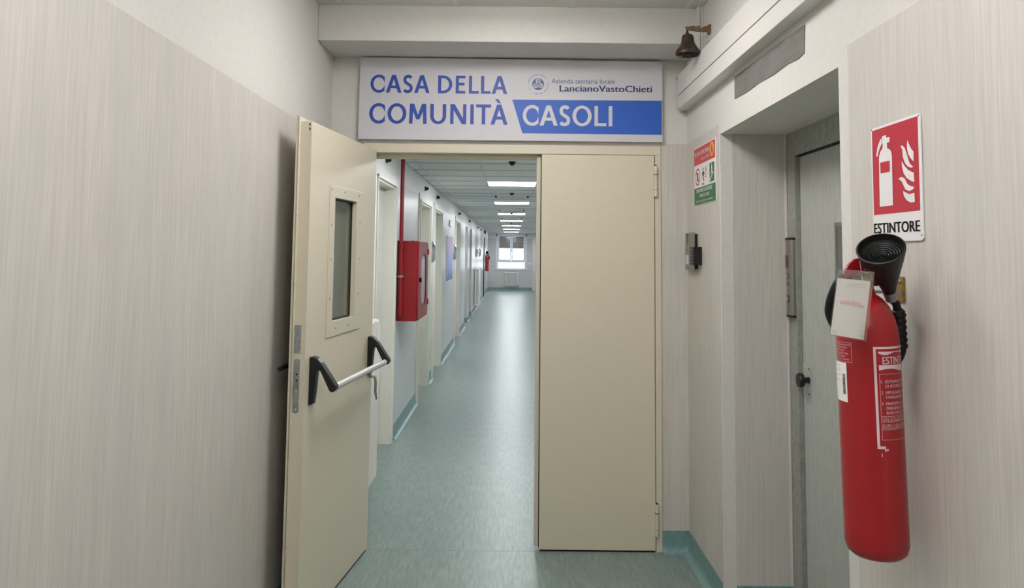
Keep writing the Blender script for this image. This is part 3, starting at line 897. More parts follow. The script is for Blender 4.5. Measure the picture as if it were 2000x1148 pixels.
# ------------------------------------------------------------------ access keypad near the door corner
t = thing('intercom_panel', 'brushed steel intercom panel with black keypad near the fire door corner', 'intercom', (FX, 4.06, 1.518))
obj('back_box', MB().box(0.962, FX, 3.985, 4.15, 1.526, 1.708), 'black', t)
obj('face_plate', MB().box(0.954, 0.962, 3.975, 4.16, 1.518, 1.716), 'steel', t, bevel=0.002)
obj('name_label', MB().box(0.953, 0.954, 4.085, 4.145, 1.548, 1.598), 'label', t)
obj('speaker_slot', MB().box(0.953, 0.954, 4.095, 4.105, 1.66, 1.712), 'dark', t)
k = obj('keypad', MB().box(0.936, FX, 3.895, 3.985, 1.546, 1.640), 'black', t, bevel=0.003)
for i in range(5):
    for j in range(2):
        obj('key', MB().box(0.9345, 0.937, 3.910 + j * 0.034, 3.932 + j * 0.034, 1.556 + i * 0.016, 1.566 + i * 0.016), 'display', k)

# ------------------------------------------------------------------ lift
t = thing('trim_4', 'dark grey stone surround of the lift doorway', 'door surround', (XS, 3.0, 0), kind='structure')
YD0, YD1, ZL = 2.40, 3.442, 2.056
box('jamb', 'stone', XS, XS + 0.1, YD1, N2, 0, NT, t)
box('jamb', 'stone', XS, XS + 0.1, N1, YD0, 0, NT, t)
box('lintel', 'stone', XS, XS + 0.1, YD0, YD1, ZL, NT, t)
box('threshold', 'steel', XS - 0.0, XS + 0.1, YD0, YD1, -0.02, 0.004, t)
box('top_gap', 'dark', XS + 0.004, XS + 0.09, YD0, YD1, ZL - 0.004, ZL, t)
t = thing('door_3', 'grey ribbed lift door with a black round knob in the recess', 'lift door', (XS + 0.03, YD1, 0), kind='structure')
X0 = XS + 0.022
mb = MB()
pts = []
n = int((YD1 - YD0) / 0.0205)
for i in range(n):
    y0 = YD0 + (YD1 - YD0) * i / n
    p = (YD1 - YD0) / n
    pts += [(y0, X0 + 0.005), (y0 + p * 0.18, X0 + 0.005), (y0 + p * 0.34, X0), (y0 + p * 0.82, X0), (y0 + p * 0.99, X0 + 0.005)]
A = [(x, y, 0.006) for y, x in pts]
B = [(x, y, ZL - 0.006) for y, x in pts]
m_ = len(pts)
mb.add(A + B, [(i, i + 1, m_ + i + 1, m_ + i) for i in range(m_ - 1)])
mb.box(X0 + 0.006, X0 + 0.03, YD0, YD1, 0.006, ZL - 0.006)
obj('ribbed_panel', mb, 'lift', t)
wf = obj('window_frame', MB().box(X0 - 0.006, X0 + 0.004, 3.055, 3.07, 1.15, 1.735).box(X0 - 0.006, X0 + 0.004, 2.92, 2.935, 1.15, 1.735).box(X0 - 0.006, X0 + 0.004, 2.935, 3.055, 1.72, 1.735).box(X0 - 0.006, X0 + 0.004, 2.935, 3.055, 1.15, 1.165), 'steel', t)
obj('pane', MB().box(X0 - 0.003, X0, 2.935, 3.055, 1.165, 1.72), 'liftglass', wf)
kp = obj('knob_plate', MB().box(X0 - 0.002, X0, 3.328, 3.436, 0.975, 1.125), 'lift', t)
for z_ in (0.995, 1.105):
    obj('plate_screw', MB().lathe([(0.004, 0), (0.003, 0.002)], (X0 - 0.002, 3.372, z_), (-1, 0, 0), 8), 'dark', kp)
kc = (X0 - 0.002, 3.372, 1.056)
obj('knob', MB().lathe([(0.014, 0), (0.012, 0.016), (0.011, 0.024), (0.029, 0.028), (0.031, 0.034), (0.031, 0.044), (0.028, 0.049), (0.001, 0.050)], kc, (-1, 0, 0), 24), 'black', t, smooth=True)
t = thing('lift_call_panel', 'slim brushed steel lift call panel with display and buttons', 'call panel', (XS, 3.49, 1.325))
CPX = XS - 0.022
prof = [(3.452, 0.0), (3.452, 0.012), (3.462, 0.02), (3.48, 0.024), (3.50, 0.024), (3.522, 0.020), (3.535, 0.010), (3.535, 0.0)]
obj('housing', MB().prism(prof, lambda u, v, d: (XS - v, u, d), 1.330, 1.672), 'steel', t, smooth=False)
obj('end_cap', MB().prism(prof, lambda u, v, d: (XS - v * 1.06, u, d), 1.672, 1.682), 'black', t)
obj('end_cap', MB().prism(prof, lambda u, v, d: (XS - v * 1.06, u, d), 1.320, 1.330), 'black', t)
obj('display', MB().box(XS - 0.0252, XS - 0.023, 3.478, 3.512, 1.545, 1.602), 'display', t)
for z_, r in ((1.505, 0.010), (1.472, 0.007), (1.403, 0.013)):
    b = obj('button', MB().lathe([(r, 0), (r, 0.003), (r * 0.8, 0.004)], (XS - 0.0238, 3.49, z_), (-1, 0, 0), 18), 'chrome', t, smooth=True)
    obj('button_ring', MB().lathe([(r * 1.25, 0), (r * 1.25, 0.0015)], (XS - 0.0238, 3.49, z_), (-1, 0, 0), 18), 'dark', b)

# ------------------------------------------------------------------ ESTINTORE sign
EX = XR - 0.0025
t = thing('extinguisher_sign', 'red and white ESTINTORE sign with extinguisher and flame symbols', 'sign', (EX, 1.92, 1.64))
oc = []
y0, y1, z0, z1, r = 1.793, 2.040, 1.639, 1.945, 0.010
for cy_, cz_, a in ((y1 - r, z1 - r, 0), (y0 + r, z1 - r, 90), (y0 + r, z0 + r, 180), (y1 - r, z0 + r, 270)):
    oc += arc_pts(cy_, cz_, r, r, math.radians(a), math.radians(a + 90), 6)
obj('plate', MB().prism(oc, lambda u, v, d: (EX - d, u, v), 0.001, 0.004), 'signwhite', t)
e1 = lambda u, v, d: (EX - 0.0046 - d, u, v)
e2 = lambda u, v, d: (EX - 0.0054 - d, u, v)
e3 = lambda u, v, d: (EX - 0.0062 - d, u, v)
rf = obj('red_field', MB().flat(rect(2.0335, 1.803, 1.711, 1.9385), e1), 'signred', t)
body = [(1.999, 1.731), (1.996, 1.86), (1.994, 1.868), (1.988, 1.877), (1.978, 1.882), (1.975, 1.885), (1.974, 1.896), (1.979, 1.897), (1.978, 1.91), (1.976, 1.916), (1.956, 1.916), (1.954, 1.909), (1.937, 1.908), (1.938, 1.898), (1.945, 1.894),
        (1.952, 1.896), (1.951, 1.881), (1.94, 1.877), (1.931, 1.87), (1.928, 1.858), (1.929, 1.731)]
lever = [(1.976, 1.911), (1.987, 1.909), (2.002, 1.892), (2.011, 1.868), (2.004, 1.865), (2.0, 1.874), (1.987, 1.89), (1.976, 1.898)]
sy = obj('extinguisher_symbol', MB().flat(body, e2).flat(lever, e2), 'signwhite', rf)
obj('symbol_label', MB().flat([(1.989, 1.847), (1.940, 1.847), (1.940, 1.819), (1.988, 1.819)], e3), 'signred', t)
FLM = [[(1.849, 1.888), (1.844, 1.877), (1.832, 1.862), (1.823, 1.855), (1.824, 1.831), (1.836, 1.839), (1.849, 1.852), (1.853, 1.867), (1.853, 1.878)],
       [(1.884, 1.878), (1.874, 1.877), (1.863, 1.869), (1.854, 1.852), (1.843, 1.829), (1.827, 1.818), (1.835, 1.817), (1.851, 1.821), (1.865, 1.832), (1.874, 1.848), (1.876, 1.867)],
       [(1.88, 1.839), (1.868, 1.826), (1.852, 1.814), (1.833, 1.806), (1.825, 1.804), (1.824, 1.781), (1.839, 1.785), (1.859, 1.794), (1.872, 1.807), (1.879, 1.823)],
       [(1.898, 1.795), (1.89, 1.799), (1.878, 1.798), (1.867, 1.793), (1.857, 1.78), (1.843, 1.773), (1.824, 1.769), (1.832, 1.763), (1.849, 1.761), (1.866, 1.766), (1.874, 1.776), (1.882, 1.787), (1.89, 1.792)],
       [(1.878, 1.764), (1.866, 1.759), (1.847, 1.753), (1.825, 1.755), (1.824, 1.733), (1.842, 1.732), (1.862, 1.739), (1.874, 1.75)]]
for F in FLM:
    obj('flame', MB().flat(F, e2), 'signwhite', rf)
mb = MB()
put_text(mb, 'ESTINTORE', 2.034, 1.8065, 1.6615, 1.6895, e1, bold=0.0020)
obj('lettering', mb, 'ink', t)
for yy, zz in ((2.036, 1.941), (1.799, 1.939), (1.799, 1.652)):
    obj('rivet', MB().lathe([(0.002, 0), (0.0015, 0.001)], (EX - 0.004, yy, zz), (-1, 0, 0), 8), 'ink', t)

# ------------------------------------------------------------------ fire extinguisher (local coordinates, z from its base)
def extinguisher(label, loc, rot, group, full=True):
    t = thing('fire_extinguisher', label, 'extinguisher', loc, group, rot=rot)
    K = dict(parent=t, local=True)
    RC = 0.0705
    prof = [(0.001, 0.0), (0.040, 0.0), (0.056, 0.004), (0.066, 0.013), (RC, 0.030), (RC, 0.06), (RC, 0.30), (RC, 0.50), (0.069, 0.528), (0.063, 0.556), (0.052, 0.582), (0.037, 0.602), (0.024, 0.612), (0.021, 0.625), (0.001, 0.626)]
    cy_ = obj('cylinder', MB().lathe(prof, n=56, caps=False), 'red', smooth=True, **K)
    v = obj('valve', MB().lathe([(0.016, 0.62), (0.020, 0.625), (0.020, 0.645), (0.015, 0.65), (0.015, 0.672), (0.010, 0.676)], n=20).path([(0, 0, 0.648), (-0.045, 0.005, 0.650)], 0.011, 12).path([(0, 0, 0.668), (0.02, 0.03, 0.668)], 0.009, 12), 'brass', smooth=True, **K)
    mb = MB()
    hp = [(0.036, 0.630), (0.046, 0.634), (0.050, 0.648), (0.042, 0.664), (0.02, 0.682), (-0.006, 0.700), (-0.030, 0.698), (-0.052, 0.684), (-0.066, 0.668), (-0.062, 0.654), (-0.044, 0.656), (-0.026, 0.662), (-0.010, 0.660), (0.000, 0.648), (0.010, 0.636)]
    obj('squeeze_lever', mb.prism(hp, lambda a, b, d: (a * 0.86 + d * 0.3, a * 0.25 + d, b), -0.013, 0.013), 'red', bevel=0.003, **K)
    hp = [(0.030, 0.630), (0.034, 0.640), (0.0, 0.648), (-0.03, 0.650), (-0.062, 0.638), (-0.068, 0.628), (-0.062, 0.624), (-0.03, 0.636), (0.0, 0.634)]
    obj('carry_handle', MB().prism(hp, lambda a, b, d: (a * 0.86 + d * 0.3, a * 0.25 + d, b), -0.011, 0.011), 'red', bevel=0.002, **K)
    obj('safety_pin', MB().path([(-0.01, -0.03, 0.662), (0.0, 0.03, 0.668)], 0.0022, 8).path([(-0.01 + 0.012 * math.cos(a), -0.034, 0.652 + 0.012 * math.sin(a)) for a in [i * 0.45 for i in range(15)]], 0.0014, 6), 'chrome', smooth=True, **K)
    hose = catmull([(-0.036, 0.005, 0.650), (-0.054, 0.004, 0.645), (-0.067, 0.010, 0.622), (-0.070, 0.032, 0.590), (-0.060, 0.062, 0.558), (-0.034, 0.083, 0.520), (0.006, 0.089, 0.470), (0.050, 0.078, 0.440), (0.080, 0.042, 0.445), (0.086, 0.018, 0.470), (0.086, 0.014, 0.500)], 5)
    obj('hose', MB().path(hose, 0.0135, 12), 'rubber', smooth=True, **K)
    gp = [(0.087, -0.020, 0.485), (0.087, -0.021, 0.495)]
    mb = MB()
    P, Rr = [], []
    for i in range(25):
        f = i / 24
        P.append((0.086 - 0.006 * f, 0.014 - 0.010 * f, 0.480 + 0.090 * f))
        Rr.append(0.0160 + (0.0012 if i % 4 in (1, 2) else -0.0010))
    P.append((0.079, 0.003, 0.574)); Rr.append(0.011)
    obj('grip', mb.path(P, Rr, 16), 'rubber', smooth=True, **K)
    na, mo = Vector((0.054, -0.012, 0.614)), Vector((-0.001, -0.090, 0.722))
    ax = (mo - na).normalized()
    Lh = (mo - na).length
    obj('horn_tube', MB().path([(0.079, 0.003, 0.568), (0.074, 0.000, 0.588), tuple(na - ax * 0.018), tuple(na)], [0.0095, 0.0095, 0.010, 0.011], 12), 'rubber', smooth=True, **K)
    obj('horn_clamp', MB().path([tuple(na - ax * 0.020), tuple(na - ax * 0.002)], 0.0135, 16).path([tuple(na - ax * 0.002), tuple(na + ax * 0.008)], 0.0150, 16), 'zinc', smooth=True, **K)
    hprof = [(0.0135, 0), (0.0150, 0.01), (0.0200, 0.03), (0.0280, 0.055), (0.0370, 0.085), (0.0450, 0.110), (0.0505, 0.130), (0.0530, Lh - 0.004), (0.0535, Lh), (0.0500, Lh + 0.001), (0.0485, Lh - 0.006), (0.0460, Lh - 0.012), (0.0440, Lh - 0.018)]
    horn = obj('horn', MB().lathe(hprof, na, ax, 40, caps=False), 'rubber', smooth=True, **K)
    dprof = [(0.0460, Lh - 0.014)]
    for i in range(7):
        r_ = 0.043 - i * 0.006
        dprof += [(r_, Lh - 0.017 - 0.001 * i), (r_ - 0.002, Lh - 0.014 - 0.001 * i), (r_ - 0.004, Lh - 0.017 - 0.001 * i)]
    dprof.append((0.0005, Lh - 0.026))
    obj('horn_grille', MB().lathe(dprof, na, ax, 36, caps=False), 'black', parent=horn, local=True)
    if not full:
        return t
    # print on the cylinder: angle 0 faces the camera side
    a0 = math.atan2(-1.85, -0.868)
    def cyl(u, v, d):
        a = a0 + u / RC
        return ((RC + 0.0007 + d) * math.cos(a), (RC + 0.0007 + d) * math.sin(a), v)
    dg = lambda deg: math.radians(deg) * RC
    def bend(mb_, u0, u1, v0, v1, t_=0.0, n_=12):
        A_ = [(u0 + (u1 - u0) * i / n_, v0) for i in range(n_ + 1)]
        B_ = [(u0 + (u1 - u0) * i / n_, v1) for i in range(n_ + 1)]
        mb_.strip(A_, B_, cyl, t_)
    L0, L1 = dg(9), dg(128)
    mb = MB()
    bend(mb, L0, L0 + 0.0058, 0.262, 0.494, n_=2)
    bend(mb, L0, L1, 0.489, 0.494)
    bend(mb, L0, L0 + 0.018, 0.262, 0.268)
    bend(mb, L0 + 0.02, L0 + 0.024, 0.258, 0.262, n_=2)
    bend(mb, L0 + 0.008, L0 + 0.010, 0.244, 0.252, n_=2)
    bend(mb, L0 + 0.016, L0 + 0.019, 0.256, 0.262, n_=2)
    # swoosh banners
    for zz, sgn in ((0.478, 1), (0.447, -1)):
        A_, B_ = [], []
        for i in range(25):
            u = L0 + 0.011 + (dg(120) - L0 - 0.011) * i / 24
            top = zz + 0.005
            A_.append((u, top))
            wv = 0.004 + 0.004 * math.sin(min(i, 8) / 8 * math.pi * 1.3) + 0.008 * max(0, (i - 6) / 18)
            B_.append((u, top - wv if sgn > 0 else top - 0.012 + 0.004 * math.sin(i / 3)))
        mb.strip(A_, B_, cyl)
    for zz in (0.431, 0.335, 0.332, 0.308, 0.305, 0.282):
        bend(mb, L0 + 0.011, L1, zz, zz + 0.0007)
    bend(mb, L0 + 0.011, L0 + 0.0117, 0.282, 0.432, n_=2)
    obj('print_frame', mb, 'decal', parent=cy_, local=True)
    def line(parent_, *a_, m_='decal', **k_):
        q_ = MB()
        put_text(q_, *a_, **k_)
        obj('print_line', q_, m_, parent=parent_, local=True)
    line(cy_, 'ESTINTORE', L0 + 0.020, dg(100), 0.454, 0.472, cyl, bold=0.0004)
    line(cy_, 'KG 5 ANIDRIDE CARBONICA', L0 + 0.018, dg(105), 0.4425, 0.4485, cyl)
    for nn, zz, lines in (('1.', 0.418, ('ESTRARRE LA SPINA', 'DI SICUREZZA')), ('2.', 0.393, ('IMPUGNARE LA LANCIA', 'E MANOVRARE')), ('3.', 0.368, ('PREMERE LA LEVA E', 'DIRIGERE IL GETTO ALLA', 'BASE DELLE FIAMME'))):
        line(cy_, nn, L0 + 0.014, L0 + 0.0185, zz - 0.007, zz, cyl)
        for i, ln in enumerate(lines):
            line(cy_, ln, L0 + 0.024, L0 + 0.024 + 0.0047 * len(ln), zz - 0.007 - i * 0.0105, zz - i * 0.0105, cyl)
    line(cy_, "UTILIZZARE IN ARIA LIBERA", L0 + 0.0135, L0 + 0.0135 + 0.105, 0.322, 0.330, cyl)
    line(cy_, "DOPO L'USO ARIEGGIARE", L0 + 0.0135, L0 + 0.0135 + 0.090, 0.310, 0.318, cyl)
    mb = MB()
    bend(mb, dg(-95), dg(-30), 0.4995, 0.5003)
    bend(mb, dg(-95), dg(-29), 0.4540, 0.4548)
    bend(mb, dg(-30), dg(-29.4), 0.4540, 0.5003, n_=2)
    for i in range(6):
        line(cy_, ['OMOLOGAZIONE', 'CONFORME NORMA', 'TEMPERATURA', 'ESTINGUENTE', 'COSTRUTTORE E', 'MATRICOLA N ANNO'][i], dg(-84), dg(-32 - (i * 7) % 16), 0.4925 - i * 0.0068, 0.4963 - i * 0.0068, cyl)
    obj('print_border', mb, 'decal', parent=cy_, local=True)
    mb = MB()
    bend(mb, dg(-88), dg(-42), 0.360, 0.452, 0.0002)
    st_ = obj('white_sticker', mb, 'paperwhite', parent=cy_, local=True)
    mb = MB()
    zz = 0.378
    rnd = random.Random(3)
    while zz < 0.424:
        hh = rnd.choice((0.0006, 0.0011, 0.0017))
        bend(mb, dg(-53), dg(-46), zz, zz + hh, 0.0006, 3)
        zz += hh + rnd.choice((0.0006, 0.001))
    for i in range(4):
        bend(mb, dg(-80), dg(-58), 0.444 - i * 0.012, 0.4447 - i * 0.012, 0.0006, 4)
    obj('barcode', mb, 'ink', parent=st_, local=True)
    return t

EB = Vector((0.874, 1.85, 0.897))
ext = extinguisher('large red fire extinguisher with black horn hanging on the right wall', EB, (0, -0.022, 0), 'fire extinguishers')
far_ext = extinguisher('small distant red fire extinguisher far down the corridor wall', (-0.905, 28.4, 0.90), (0, 0, 0), 'fire extinguishers', full=False)

# inspection tag hanging from the valve
tl, tr_, br_, bl = Vector((.753, 1.752, 1.571)), Vector((.838, 1.752, 1.565)), Vector((.818, 1.760, 1.4055)), Vector((.733, 1.760, 1.419))
t = thing('inspection_tag', 'white paper tag in a clear sleeve hanging from the red extinguisher', 'tag', tuple((bl + br_) / 2))
def tg(u, v, d):
    p = bl.lerp(br_, u).lerp(tl.lerp(tr_, u), v)
    bow = 0.006 * math.sin(u * math.pi) * (1 - v)
    return (p.x, p.y - d - bow, p.z)
def grid(mb, u0, u1, v0, v1, d, n=8):
    vs = [tg(u0 + (u1 - u0) * i / n, v0 + (v1 - v0) * j / n, d) for j in range(n + 1) for i in range(n + 1)]
    mb.add(vs, [(j * (n + 1) + i, j * (n + 1) + i + 1, (j + 1) * (n + 1) + i + 1, (j + 1) * (n + 1) + i) for j in range(n) for i in range(n)])
    return mb
obj('sleeve', grid(MB(), 0, 1, 0, 1, 0.0012), 'sleeve', t, smooth=True)
obj('sleeve_back', grid(MB(), 0, 1, 0, 1, -0.0008), 'sleeve', t, smooth=True)
card = obj('card', grid(MB(), 0.03, 0.92, 0.015, 0.86, 0.0), 'paperwhite', t, smooth=True)
mb = MB()
put_text(mb, 'UNIVERS', 0.17, 0.70, 0.485, 0.545, lambda u, v, d: tg(u, v, 0.0016 + d))
stroke(mb, arc_pts(0.755, 0.497, 0.045, 0.022, math.radians(150), math.radians(400), 14), 0.012, lambda u, v, d: tg(u, v, 0.0016 + d))
obj('card_logo', mb, 'tagred', card)
mb = MB()
tz = lambda u, v, d: tg(u, v, 0.0016 + d)
for a_ in (('MANUTENZIONE ESTINTORI', 0.30, 0.74, 0.785, 0.797), ('cartellino di controllo periodico annuale', 0.24, 0.80, 0.752, 0.764)):
    q_ = MB()
    put_text(q_, *a_, tz)
    obj('card_print', q_, 'tagline', card)
for zz in (0.055, 0.07):
    mb.flat([(0.06, zz), (0.88, zz - 0.004), (0.88, zz - 0.001), (0.06, zz + 0.003)], tz)
obj('card_rules', mb, 'tagline', card)
obj('wire_loop', MB().path([tuple(tl.lerp(tr_, .5) - Vector((0, 0.002, 0.008))), tuple(tl.lerp(tr_, .62) + Vector((0, -0.004, -0.004))), (0.822, 1.79, 1.590), (0.852, 1.838, 1.578)], 0.0012, 6), 'steel', t, smooth=True)

t = thing('extinguisher_bracket', 'small brass wall bracket behind the large red extinguisher', 'bracket', (XR - .0025, 1.909, 1.49))
obj('plate', MB().box(0.974, XR - .0025, 1.890, 1.928, 1.487, 1.551), 'brass', t, bevel=0.003)
obj('arm', MB().box(0.898, 0.974, 1.896, 1.900, 1.508, 1.516), 'zinc', t)
obj('screw', MB().lathe([(0.006, 0), (0.005, 0.003), (0.001, 0.004)], (0.974, 1.909, 1.538), (-1, 0, 0), 12), 'zinc', t, smooth=True)

# ------------------------------------------------------------------ corridor doors
dlabels = ['nearest ivory corridor door, beside the red pipe', 'second ivory corridor door, just past the red hose cabinet', 'third ivory corridor door, before the blue poster', 'fourth ivory corridor door, past the blue poster']
for i, (a, b, tz_) in enumerate(OPEN[:4]):
    fr = thing('trim_%d' % (5 + i), 'ivory moulded frame of the ' + dlabels[i], 'door frame', (XC, (a + b) / 2, 0), kind='structure')
    tw = 0.085
    def fbox(nm, y0, y1, z0, z1, x0=-0.004, x1=0.014, bv=0.003):
        box(nm, 'hall_frame', XC + x0, XC + x1, y0, y1, z0, z1, fr, bv)
    fbox('architrave', a - tw, a + 0.004, 0, tz_ + tw)
    fbox('architrave', b - 0.004, b + tw, 0, tz_ + tw)
    fbox('architrave', a + 0.004, b - 0.004, tz_ - 0.004, tz_ + tw)
    fbox('bead', a - 0.02, a + 0.002, 0, tz_ + 0.02, 0.0, 0.026)
    fbox('bead', b - 0.002, b + 0.02, 0, tz_ + 0.02, 0.0, 0.026)
    fbox('bead', a - 0.02, b + 0.02, tz_ - 0.002, tz_ + 0.02, 0.0, 0.026)
    fbox('lining', a - 0.0, a + 0.018, 0, tz_, -0.2, 0.004, 0)
    fbox('lining', b - 0.018, b, 0, tz_, -0.2, 0.004, 0)
    fbox('lining', a, b, tz_ - 0.018, tz_, -0.2, 0.004, 0)
    dr = thing('door_%d' % (4 + i), dlabels[i], 'door', (XC - 0.1, a + 0.02, 0), kind='structure')
    sb = 0.085 if i == 0 else 0.14
    box('panel', 'hall_door', XC - sb - 0.04, XC - sb, a + 0.022, b - 0.022, 0.006, tz_ - 0.022, dr, 0.002)
    box('shadow_gap', 'dark', XC - sb - 0.03, XC - sb - 0.02, b - 0.0225, b - 0.018, 0.006, tz_ - 0.022, dr)
    hy = b - 0.09 if i > 1 else a + 0.22
    h = obj('handle', MB().path([(XC - sb, hy, 1.05), (XC - sb + 0.05, hy, 1.05), (XC - sb + 0.055, hy - 0.02, 1.05), (XC - sb + 0.055, hy - 0.12, 1.05)], 0.009, 10), 'steel', dr, smooth=True)
    obj('handle_plate', MB().box(XC - sb, XC - sb + 0.006, hy - 0.02, hy + 0.02, 0.95, 1.12), 'steel', h)

# black signal lamps high on the corridor wall
sig = [(5.98, 'above the nearest ivory corridor door'), (8.70, 'above the door past the hose cabinet'), (10.08, 'above the door before the poster'), (14.33, 'above the door past the poster'),
       (17.83, 'after the first plain alcove'), (22.3, 'second farthest'), (24.3, 'farthest of all')]
for yy, wh in sig:
    t = thing('signal_lamp', 'small black signal lamp high on the corridor wall, ' + wh, 'lamp', (XC, yy, 2.325), 'corridor signal lamps')
    obj('base', MB().lathe([(0.026, 0), (0.026, 0.012), (0.020, 0.018)], (XC, yy, 2.325), (1, 0, 0), 16), 'black', t, smooth=True)
    obj('lens', MB().lathe([(0.018, 0.018), (0.018, 0.034), (0.012, 0.042), (0.001, 0.044)], (XC, yy, 2.325), (1, 0, 0), 16), 'black', t, smooth=True)
# chrome discs
for yy, wh in ((9.52, 'beside the red hose cabinet'), (13.2, 'just past the blue poster'), (21.6, 'above the distant wall radiator'), (23.8, 'farther beyond the distant wall radiator')):
    t = thing('chrome_disc', 'round convex chrome plate on the corridor wall, ' + wh, 'wall plate', (XC, yy, 1.6), 'round chrome wall plates')
    obj('rim', MB().lathe([(0.135, 0), (0.14, 0.012), (0.138, 0.024), (0.128, 0.028)], (XC + .001, yy, 1.6), (1, 0, 0), 36), 'chrome', t, smooth=True)
    obj('dome', MB().lathe([(0.128, 0.026), (0.11, 0.040), (0.08, 0.052), (0.04, 0.059), (0.001, 0.061)], (XC + .001, yy, 1.6), (1, 0, 0), 36, caps=False), 'chrome', t, smooth=True)

# ------------------------------------------------------------------ hose cabinet and red pipe
t = thing('hose_cabinet', 'red wall-mounted fire hose cabinet with an oval pane in the corridor', 'hose cabinet', (XC, 7.05, 0.992))
CX1 = -0.812
obj('box', MB().box(XC + .002, CX1 - 0.014, 6.69, 7.42, 0.992, 1.694), 'cabinet_red', t, bevel=0.003)
mb = MB()
oval = arc_pts(7.08, 1.36, 0.20, 0.235, 0, 2 * math.pi, 28)[:-1]
def supell(a, n_=4.0):
    c, s_ = math.cos(a), math.sin(a)
    return (7.08 + 0.205 * abs(c) ** (2 / n_) * (1 if c > 0 else -1), 1.345 + 0.235 * abs(s_) ** (2 / n_) * (1 if s_ > 0 else -1))
inner = [supell(2 * math.pi * i / 48) for i in range(49)]
def outerp(p):
    a = math.atan2((p[1] - 1.343) / 0.345, (p[0] - 7.055) / 0.362)
    c, s_ = math.cos(a), math.sin(a)
    k_ = 1 / max(abs(c), abs(s_))
    return (7.055 + 0.362 * c * k_, 1.343 + 0.345 * s_ * k_)
outer = [outerp(p) for p in inner]
dfn = lambda u, v, d: (CX1 - 0.012 + d, u, v)
mb.strip(outer, inner, dfn, 0.012)
mb.strip(inner, [p for p in inner], dfn, 0.0)
n_ = len(inner)
mb.add([dfn(*p, 0.012) for p in inner] + [dfn(*p, 0.0) for p in inner], [(i, i + 1, n_ + i + 1, n_ + i) for i in range(n_ - 1)])
mb.add([dfn(*p, 0.012) for p in outer] + [dfn(*p, 0.0) for p in outer], [(i, i + 1, n_ + i + 1, n_ + i) for i in range(n_ - 1)])
d_ = obj('door', mb, 'cabinet_red', t)
obj('pane', MB().flat(inner[:-1], dfn, 0.004), 'milk', d_)
mb = MB()
mb.strip(inner, [(7.08 + (p[0] - 7.08) * 0.94, 1.345 + (p[1] - 1.345) * 0.96) for p in inner], dfn, 0.0135)
obj('pane_seal', mb, 'rubber', d_)
obj('knob', MB().lathe([(0.02, 0), (0.024, 0.012), (0.018, 0.02), (0.001, 0.022)], (CX1, 6.76, 1.35), (1, 0, 0), 14), 'black', d_, smooth=True)
for zz in (1.12, 1.60):
    obj('hinge', MB().box(CX1 - 0.006, CX1 + 0.012, 7.385, 7.425, zz - 0.028, zz + 0.028), 'signred', d_, bevel=0.003)
obj('top_fitting', MB().path([(-0.87, 6.74, 1.694), (-0.87, 6.74, 1.706)], 0.012, 10), 'chrome', t)
t = thing('red_water_pipe', 'vertical red water pipe running from corridor ceiling into the hose cabinet', 'pipe', (-0.962, 6.655, 1.04))
pts = [(-0.966, 6.655, ZH), (-0.966, 6.655, 1.10), (-0.965, 6.656, 1.06), (-0.962, 6.664, 1.045), (-0.958, 6.687, 1.042)]
obj('pipe', MB().path(pts, 0.0175, 16), 'cabinet_red', t, smooth=True)
obj('elbow', MB().path([(-0.966, 6.655, 1.10), (-0.965, 6.655, 1.065), (-0.962, 6.664, 1.045), (-0.958, 6.686, 1.042)], 0.023, 16), 'cabinet_red', t, smooth=True)
cl = obj('clamp', MB().path([(-0.966, 6.655, 1.372), (-0.966, 6.655, 1.392)], 0.0205, 16), 'zinc', t, smooth=True)
obj('clamp_bolt', MB().path([(-0.935, 6.64, 1.382), (-1.0, 6.655, 1.382)], 0.006, 8), 'zinc', cl, smooth=True)

# ------------------------------------------------------------------ poster, small plate, switch
t = thing('wall_poster', 'blue and lilac printed poster on the corridor wall', 'poster', (XC + .002, 12.28, 1.15))
obj('backing', MB().box(XC + .002, XC + .012, 11.72, 12.84, 1.150, 1.855), 'signwhite', t)
obj('print', MB().box(XC + .0122, XC + .0132, 11.722, 12.838, 1.152, 1.853), 'poster', t)
t = thing('room_plate', 'small pale room plate high on the corridor wall above the poster', 'sign', (XC + .002, 12.35, 2.01))
obj('frame', MB().box(XC + .002, XC + .014, 12.14, 12.56, 2.012, 2.112), 'steel', t, bevel=0.002)
obj('insert', MB().box(XC + .0142, XC + .0152, 12.17, 12.53, 2.026, 2.098), 'signwhite', t)
t = thing('switch_plate', 'small white switch plate right of the far window', 'switch', (0.80, YE - .002, 1.11))
obj('plate', MB().box(0.74, 0.86, YE - .012, YE - .002, 1.10, 1.18), 'pvc', t, bevel=0.002)
obj('rocker', MB().box(0.785, 0.815, YE - .016, YE - .012, 1.115, 1.165), 'pvc', t)

# black cable duct with lamp near the end
t = thing('black_post', 'thin black upright post against the far corridor wall', 'post', (XC + .02, 27.5, 0))
obj('upright', MB().box(XC + .003, XC + .035, 27.46, 27.50, 0.0, 2.12), 'black', t, bevel=0.004)
obj('foot', MB().box(XC + .003, XC + .05, 27.44, 27.52, 0.0, 0.02), 'black', t, bevel=0.004)
t = thing('security_camera', 'small black box camera above the far black post', 'camera', (XC + .03, 27.4, 2.28))
obj('mount', MB().path([(XC + .002, 27.45, 2.36), (XC + .04, 27.45, 2.36)], 0.012, 10), 'black', t, smooth=True)
obj('housing', MB().box(XC + .015, XC + .075, 27.36, 27.52, 2.27, 2.385), 'black', t, bevel=0.01)

